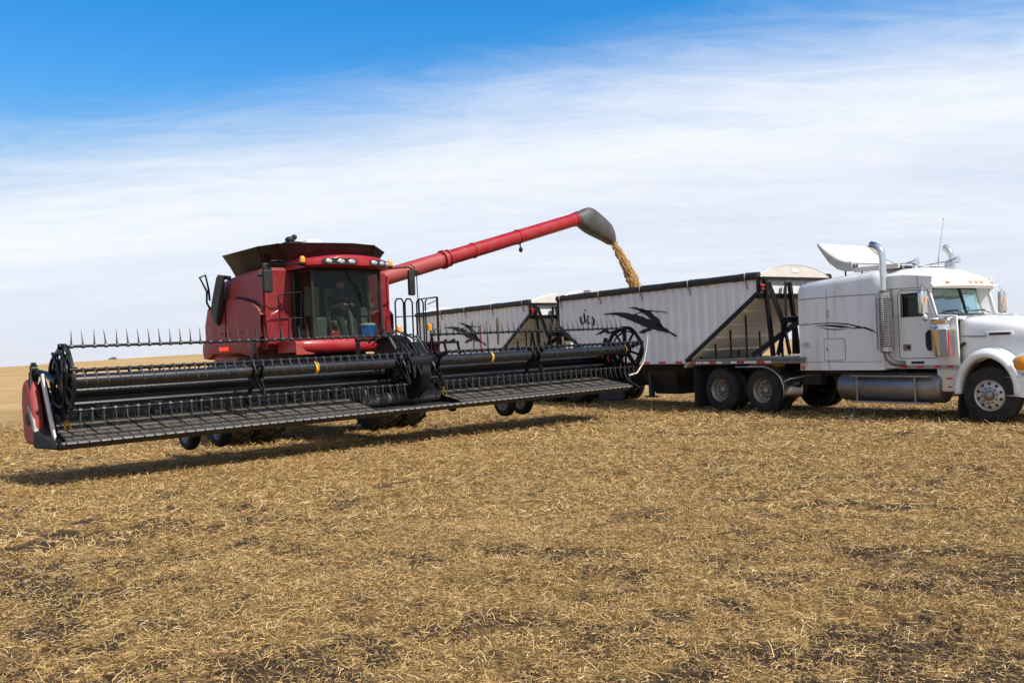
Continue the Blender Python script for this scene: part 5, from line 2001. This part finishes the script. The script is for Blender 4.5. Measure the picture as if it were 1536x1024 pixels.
    for y in (-.80, -.18, .02, .22, .78):
        u = y / 1.125
        x = -.80 - .26 * abs(u) ** 2.6 - .035
        m = MB()
        m.ball((x + .015, y, 2.685), .055, 12, 8, (.7, 1.0, .62))
        m.build('clearance_lamp', M['amber'], tk, smooth=60)
    # horns, antenna
    for x, y in ((-1.95, -.35), (-1.42, .25)):
        h = MB()
        h.tube([(x - .75, y, 3.13), (x - .1, y, 3.17)], [.012, .02], 8)
        h.tube([(x - .1, y, 3.17), (x + .06, y, 3.18), (x + .14, y, 3.19)], [.025, .045, .085], 14)
        h.box((x - .04, y, 3.10), (.18, .10, .09))
        h.ball((x + .0, y, 3.14), .05)
        h.build('air_horn', M['chrome'], tk, smooth=50)
    a = MB()
    a.tube([(-2.02, .75, 3.02), (-2.0, .75, 3.3)], .012, 6)
    a.tube([(-2.0, .75, 3.3), (-1.83, .72, 4.13)], [.007, .003], 5)
    a.ball((-1.83, .72, 4.13), .014)
    a.build('whip_antenna', M['rim'], tk)
M['visor_edge'] = paint('visor_underside', (.30, .26, .18), .5)
truck_cab()

def truck_hood():
    secs = []
    for x, hw, zt, ze, zb in ((-.62, .99, 2.025, 1.95, 1.02), (-.45, .985, 2.01, 1.93, 1.0), (0, .96, 1.965, 1.86, .95), (.45, .92, 1.905, 1.77, .9), (.85, .86, 1.83, 1.66, .8), (1.10, .80, 1.74, 1.54, .75), (1.22, .72, 1.55, 1.36, .75)):
        secs.append([(x, -hw - .02, zb), (x, -hw - .02, zb + .25), (x, -hw, ze - .22), (x, -hw + .02, ze - .08), (x, -hw + .07, ze), (x, -hw + .20, ze + (zt - ze) * .55), (x, -.35, zt - .01), (x, 0, zt + .005), (x, .35, zt - .01), (x, hw - .20, ze + (zt - ze) * .55), (x, hw - .07, ze), (x, hw - .02, ze - .08), (x, hw, ze - .22), (x, hw + .02, zb + .25), (x, hw + .02, zb)])
    # hood opened over the wheels: sides end above the arch, shell only
    m = MB()
    ns = len(secs[0])
    rings = []
    for r_ in secs:
        x = r_[0][0]
        dx = (x + .06) / .56
        za = .58 + .66 * math.sqrt(max(0, 1 - dx * dx)) if abs(dx) < 1 else r_[0][2]
        za = max(za, r_[0][2])
        rr = []
        for j, p in enumerate(r_):
            z = p[2]
            if j in (0, ns - 1):
                z = za
            if j in (1, ns - 2):
                z = max(p[2], za + .08)
            rr.append((p[0], p[1], z))
        rings.append(rr)
    m.loft(rings, False, False)
    m.add(rings[-1], [tuple(range(ns))])
    hd_ = m.build('hood', M['white'], tk, smooth=40)
    so_ = hd_.modifiers.new('shell', 'SOLIDIFY')
    so_.thickness = .02
    so_.offset = -1
    g = MB()
    g.tube([(-.625, -1.012, 1.05), (-.625, -1.0, 1.72), (-.622, -.93, 1.97), (-.62, -.4, 2.03), (-.62, .4, 2.03)], .009, 5)
    g.build('hood_seam', M['seam'], hd_)
    # flared front fenders
    cx, cz = -.06, .58
    for s in (-1, 1):
        cols = []
        for k in range(31):
            a = R(-4 + 188 * k / 30)
            ca, sa = math.cos(a), math.sin(a)
            def P(off, y):
                return (cx + ca * (.50 + off), s * y, cz + sa * (.635 + off))
            cols.append([P(-.01, .86), P(-.01, 1.13), P(0, 1.20), P(.025, 1.225), P(.06, 1.225), P(.105, 1.20), P(.15, 1.13), P(.19, 1.03), P(.21, .93)])
        m = MB()
        m.loft(cols, False, False)
        f = m.build('fender', M['white'], tk, smooth=60)
        so_ = f.modifiers.new('shell', 'SOLIDIFY')
        so_.thickness = .015
        # cowl side below the door
        q = MB()
        q.prism([(-1.02, .60), (-1.05, 1.02), (-.585, 1.055), (-.60, .57), (-.98, .57)], 'xz', s * 1.06, s * 1.10)
        tp = q.build('toe_panel', M['cream'], tk, bevel=.012)
        for z, w in ((.82, .13), (.66, .08)):
            q = MB()
            q.box((-.80, s * 1.104, z), (w, .008, .03))
            q.build('reflector', M['red_lens'], tp)
        # wheel house
        q = MB()
        q.span((-.66, s * .62, .55), (.62, s * .66, 1.35))
        q.build('wheel_house', M['chassis'], tk)
        q = MB()
        q.loft([[(.40, s * 1.19, .92), (.40, s * .9, .92), (.40, s * .9, 1.22), (.40, s * 1.12, 1.22)], [(.75, s * 1.14, .92), (.75, s * .8, .92), (.75, s * .8, 1.40), (.75, s * 1.05, 1.36)], [(1.12, s * .95, .92), (1.12, s * .6, .92), (1.12, s * .6, 1.42), (1.12, s * .9, 1.36)]])
        nc = q.build('headlamp_housing', M['white'], tk, bevel=.05, seg=3)
        q = MB()
        q.loft([[(.455, s * 1.200, 1.04), (.455, s * 1.190, 1.16)], [(.52, s * 1.198, .985), (.52, s * 1.178, 1.22)], [(.62, s * 1.178, .99), (.62, s * 1.148, 1.235)], [(.74, s * 1.15, 1.0), (.74, s * 1.12, 1.23)]], False, False)
        o = q.build('turn_lamp', M['amber'], nc)
        o.modifiers.new('t', 'SOLIDIFY').thickness = .02
        q = MB()
        q.loft([[(.76, s * 1.15, 1.0), (.76, s * 1.115, 1.26)], [(1.0, s * 1.04, 1.0), (1.0, s * 1.01, 1.28)], [(1.135, s * .92, 1.0), (1.135, s * .9, 1.26)]], False, False)
        o = q.build('headlamp', M['lamp_glass'], nc)
        o.modifiers.new('t', 'SOLIDIFY').thickness = .02
        q = MB()
        q.box((.41, s * 1.19, .925), (.10, .02, .03))
        q.build('side_marker', M['red_lens'], nc)
        # chrome air intake louvre on the hood side
        q = MB()
        q.box((.11, s * .972, 1.645), (.50, .03, .085))
        hv = q.build('hood_vent', M['white'], tk, bevel=.02, seg=3)
        q = MB()
        q.box((.12, s * .985, 1.645), (.38, .02, .05))
        q.build('vent_mouth', M['chassis'], hv, bevel=.015)
        q = MB()
        q.ribbon([(-.66, 1.625), (-.4, 1.615), (-.12, 1.61)], [.004, .014, .008], 'xz', s * 1.005, s * .96)
        q.build('pinstripe', M['decal'], hd_)
        q = MB()
        q.bar((-.72, s * 1.06, 1.36), (-.50, s * 1.03, 1.50), .035, .05)
        q.box((-.70, s * 1.05, 1.39), (.07, .06, .12))
        q.build('hood_latch', M['black_plastic'], tk, bevel=.008)
        q = MB()
        q.box((-.60, s * .98, .38), (.03, .38, .62), Matrix.Rotation(.12, 3, 'Y'))
        q.build('mud_flap', M['rubber'], tk)
    m = MB()
    m.loft([[(.44, -1.21, .52), (.42, -1.21, .865), (.60, -1.19, .875), (.62, -1.18, .50)], [(1.12, -1.02, .50), (1.12, -1.02, .88), (1.0, -.95, .88), (1.0, -.95, .5)], [(1.32, -.5, .50), (1.32, -.5, .88), (1.18, -.5, .88), (1.18, -.5, .5)], [(1.32, .5, .50), (1.32, .5, .88), (1.18, .5, .88), (1.18, .5, .5)], [(1.12, 1.02, .50), (1.12, 1.02, .88), (1.0, .95, .88), (1.0, .95, .5)], [(.44, 1.21, .52), (.42, 1.21, .865), (.60, 1.19, .875), (.62, 1.18, .50)]])
    m.build('bumper', M['white'], tk, bevel=.03, seg=3)
    g = MB()
    g.box((1.235, 0, 1.25), (.03, 1.2, .62))
    gr = g.build('grille', M['chrome'], tk, bevel=.03)
    g = MB()
    for k in range(9):
        g.box((1.255, 0, 1.0 + .062 * k), (.02, 1.1, .03))
    g.build('grille_bar', M['chassis'], gr)
truck_hood()

def truck_fittings():
    for s in (-1, 1):
        # exhaust stack: guard, pipe, elbow
        x, y = -1.94, s * 1.36
        if s < 0:
            p = MB()
            p.tube([(x, y, 2.50), (x, y, 3.24), (x - .015, y, 3.36), (x - .07, y, 3.46), (x - .17, y, 3.53), (x - .25, y, 3.555)], .068, 18, False)
            st = p.build('exhaust_stack', M['chrome'], tk, smooth=60)
            q = MB()
            q.tube([(x - .235, y, 3.551), (x - .24, y, 3.552)], .06, 16)
            q.build('stack_mouth', M['chassis'], st)
            p = MB()
            p.lathe([(0, .06), (.02, .10), (.05, .105), (1.10, .105), (1.13, .10), (1.15, .06)], (x, y, 1.34), 'z', 20)
            mf = p.build('muffler', M['alu_dark'], tk, smooth=40)
            # perforated heat guard: slotted half shell
            g = MB()
            for k in range(22):
                z = 1.50 + .045 * k
                arc = [(x + .152 * math.cos(R(a)), y + s * .152 * math.sin(R(a)), z) for a in range(-20, 201, 20)]
                g.tube(arc, .013, 5)
            for a in (-20, 35, 145, 200):
                g.bar((x + .154 * math.cos(R(a)), y + s * .154 * math.sin(R(a)), 1.40), (x + .154 * math.cos(R(a)), y + s * .154 * math.sin(R(a)), 2.50), .03, .012)
            g.build('heat_guard', M['alu'], mf, smooth=40)
            g = MB()
            g.box((x + .05, y + s * .155, 2.05), (.05, .012, .86))
            g.build('guard_plate', M['chrome'], mf, bevel=.004)
            for z in (1.42, 2.50):
                g = MB()
                g.lathe([(-.045, .158), (.045, .158)], (x, y, z), 'z', 24)
                g.build('guard_band', M['alu'], mf)
            c = MB()
            c.box((x - .03, y + .13, 2.58), (.14, .14, .07))
            c.tube([(x, y, 2.53), (x, y, 2.60)], .085, 16)
            c.build('stack_clamp', M['steel'], st)
            e = MB()
            e.tube([(x, y, 1.36), (x + .02, y, 1.24), (x + .10, y + .03, 1.15), (x + .17, y + .12, 1.12), (x + .22, y + .25, 1.12)], .062, 14, False)
            e.build('exhaust_elbow', M['alu_dark'], mf, smooth=60)
        else:
            p = MB()
            p.tube([(x, y - .2, 1.3), (x, y - .2, 3.30), (x - .02, y - .2, 3.42), (x - .08, y - .2, 3.52), (x - .16, y - .2, 3.57)], .068, 18, True)
            p.build('exhaust_stack', M['chrome'], tk, smooth=60)
        # external air cleaner
        ax, ay = -.82, s * 1.30
        c = MB()
        c.lathe([(0, .12), (.02, .16), (.48, .165), (.50, .175), (.53, .175), (.55, .16), (.64, .16), (.66, .172), (.69, .172), (.71, .14), (.72, .01)], (ax, ay, 1.26), 'z', 26)
        ac = c.build('air_cleaner', M['chrome'], tk, smooth=40)
        c = MB()
        c.box((ax + .12, ay + s * .02, 1.52), (.18, .26, .50))
        c.build('light_bar', M['alu'], ac, bevel=.015)
        c = MB()
        c.box((ax + .215, ay + s * .10, 1.52), (.012, .05, .46))
        c.build('light_strip', M['red_lens'], ac)
        c = MB()
        c.tube([(ax + .05, ay - s * .1, 1.96), (ax + .15, ay - s * .28, 2.0)], .05, 10)
        c.build('intake_pipe', M['chrome'], ac)
        # west coast mirror on its arms
        mx, my = -1.06, s * 1.46
        m = MB()
        m.box((mx, my, 2.30), (.10, .20, .44))
        mm = m.build('mirror', M['chrome'], tk, bevel=.03, seg=3)
        m = MB()
        m.ball((mx + .02, my - s * .02, 2.01), .075, 14, 10, (.7, 1, 1))
        m.build('convex_mirror', M['chrome'], mm, smooth=60)
        m = MB()
        m.box((mx + .053, my, 2.34), (.012, .055, .10))
        m.build('mirror_lamp', M['amber'], mm)
        m = MB()
        m.tube([(-1.30, s * 1.12, 2.62), (-1.1, s * 1.40, 2.66), (mx, my, 2.60), (mx, my, 2.50)], .013, 6)
        m.tube([(mx, my, 2.08), (mx, my + .0, 1.97), (-1.0, s * 1.2, 1.98), (-.95, s * 1.1, 1.98)], .014, 6)
        m.tube([(-1.22, s * 1.12, 2.60), (-1.03, s * 1.13, 2.0)], .012, 6)
        m.build('mirror_arm', M['chrome'], mm)
        # fuel tank with steps
        t = MB()
        t.lathe([(0, .02), (.0, .24), (.03, .285), (.06, .30), (2.24, .30), (2.27, .285), (2.30, .24), (2.30, .02)], (-3.25, s * .93, .635), 'x', 30)
        ft = t.build('fuel_tank', M['alu_dark'], tk, smooth=40)
        for x in (-2.72, -1.42):
            q = MB()
            q.lathe([(-.035, .306), (.035, .306)], (x, s * .93, .635), 'x', 30)
            q.build('tank_strap', M['alu_dark'], ft)
            q = MB()
            q.bar((x, s * 1.235, .86), (x, s * 1.235, .36), .06, .03)
            q.build('step_bracket', M['alu'], ft)
        q = MB()
        q.span((-2.85, s * 1.17, .855), (-1.10, s * 1.30, .885))
        q.build('tank_step', M['alu'], ft, bevel=.006)
        q = MB()
        q.span((-2.85, s * 1.15, .325), (-1.10, s * 1.31, .36))
        q.build('tank_step', M['alu'], ft, bevel=.006)
        # frame, drive wheels, quarter fender
        for xx in (-6.56, -5.24):
            truck_wheel(tk, xx, s * 1.24, .52, s, True)
        fnd = MB()
        cols = []
        for k in range(12):
            a = R(96 - 112 * k / 11)
            px, pz = -5.24 + .62 * math.cos(a) * 1.06, .52 + .58 * math.sin(a)
            cols.append([(px, s * .62, pz), (px, s * 1.27, pz), (px * 1.0, s * 1.285, pz - .03)])
        fnd.loft([[(-6.0, s * .62, 1.10), (-6.0, s * 1.27, 1.10), (-6.0, s * 1.285, 1.07)]] + cols, False, False)
        q = fnd.build('half_fender', M['alu'], tk, smooth=50)
        q.modifiers.new('t', 'SOLIDIFY').thickness = .012
        q = MB()
        q.tube([(-4.55, s * 1.29, .74), (-4.40, s * 1.30, .80), (-4.18, s * 1.0, .86), (-4.0, s * .5, .86)], .022, 7)
        q.build('fender_arm', M['alu'], tk)
        q = MB()
        q.box((-7.36, s * .98, .57), (.03, .62, 1.0))
        fl = q.build('mud_flap', M['rubber'], tk, bevel=.008)
        q = MB()
        q.tube([(-7.36, s * .45, 1.08), (-7.36, s * 1.28, 1.08)], .022, 6)
        q.build('flap_hanger', M['black'], fl)
        truck_wheel(tk, 0, s * 1.20, .52, s, False, 'steer')
    m = MB()
    for s in (-1, 1):
        m.span((-7.4, s * .40 - .05, .80), (.95, s * .40 + .05, 1.02))
    m.box((-5.9, 0, 1.06), (1.1, .9, .10))
    m.box((-3.0, 0, .95), (2.2, 1.5, .14))
    m.build('chassis', M['chassis'], tk)
    for xx in (-6.56, -5.24, 0):
        a = MB()
        a.tube([(xx, -1.0, .52), (xx, 1.0, .52)], .09, 10)
        if xx < -1:
            a.ball((xx, 0, .54), .26, 14, 8)
        a.build('axle', M['chassis'], tk)
    m = MB()
    m.tube([(-4.2, -.2, 1.35), (-4.4, -.1, 1.2), (-4.7, 0, 1.35), (-5.0, .1, 1.5)], .025, 6)
    m.tube([(-4.2, .2, 1.45), (-4.45, .1, 1.25), (-4.75, .1, 1.4), (-5.0, .2, 1.6)], .025, 6)
    m.bar((-4.35, -.9, .95), (-4.70, -.6, .45), .05, .05)
    m.box((-4.2, -.7, .8), (.5, .2, .3))
    m.build('air_line', M['chassis'], tk)
truck_fittings()
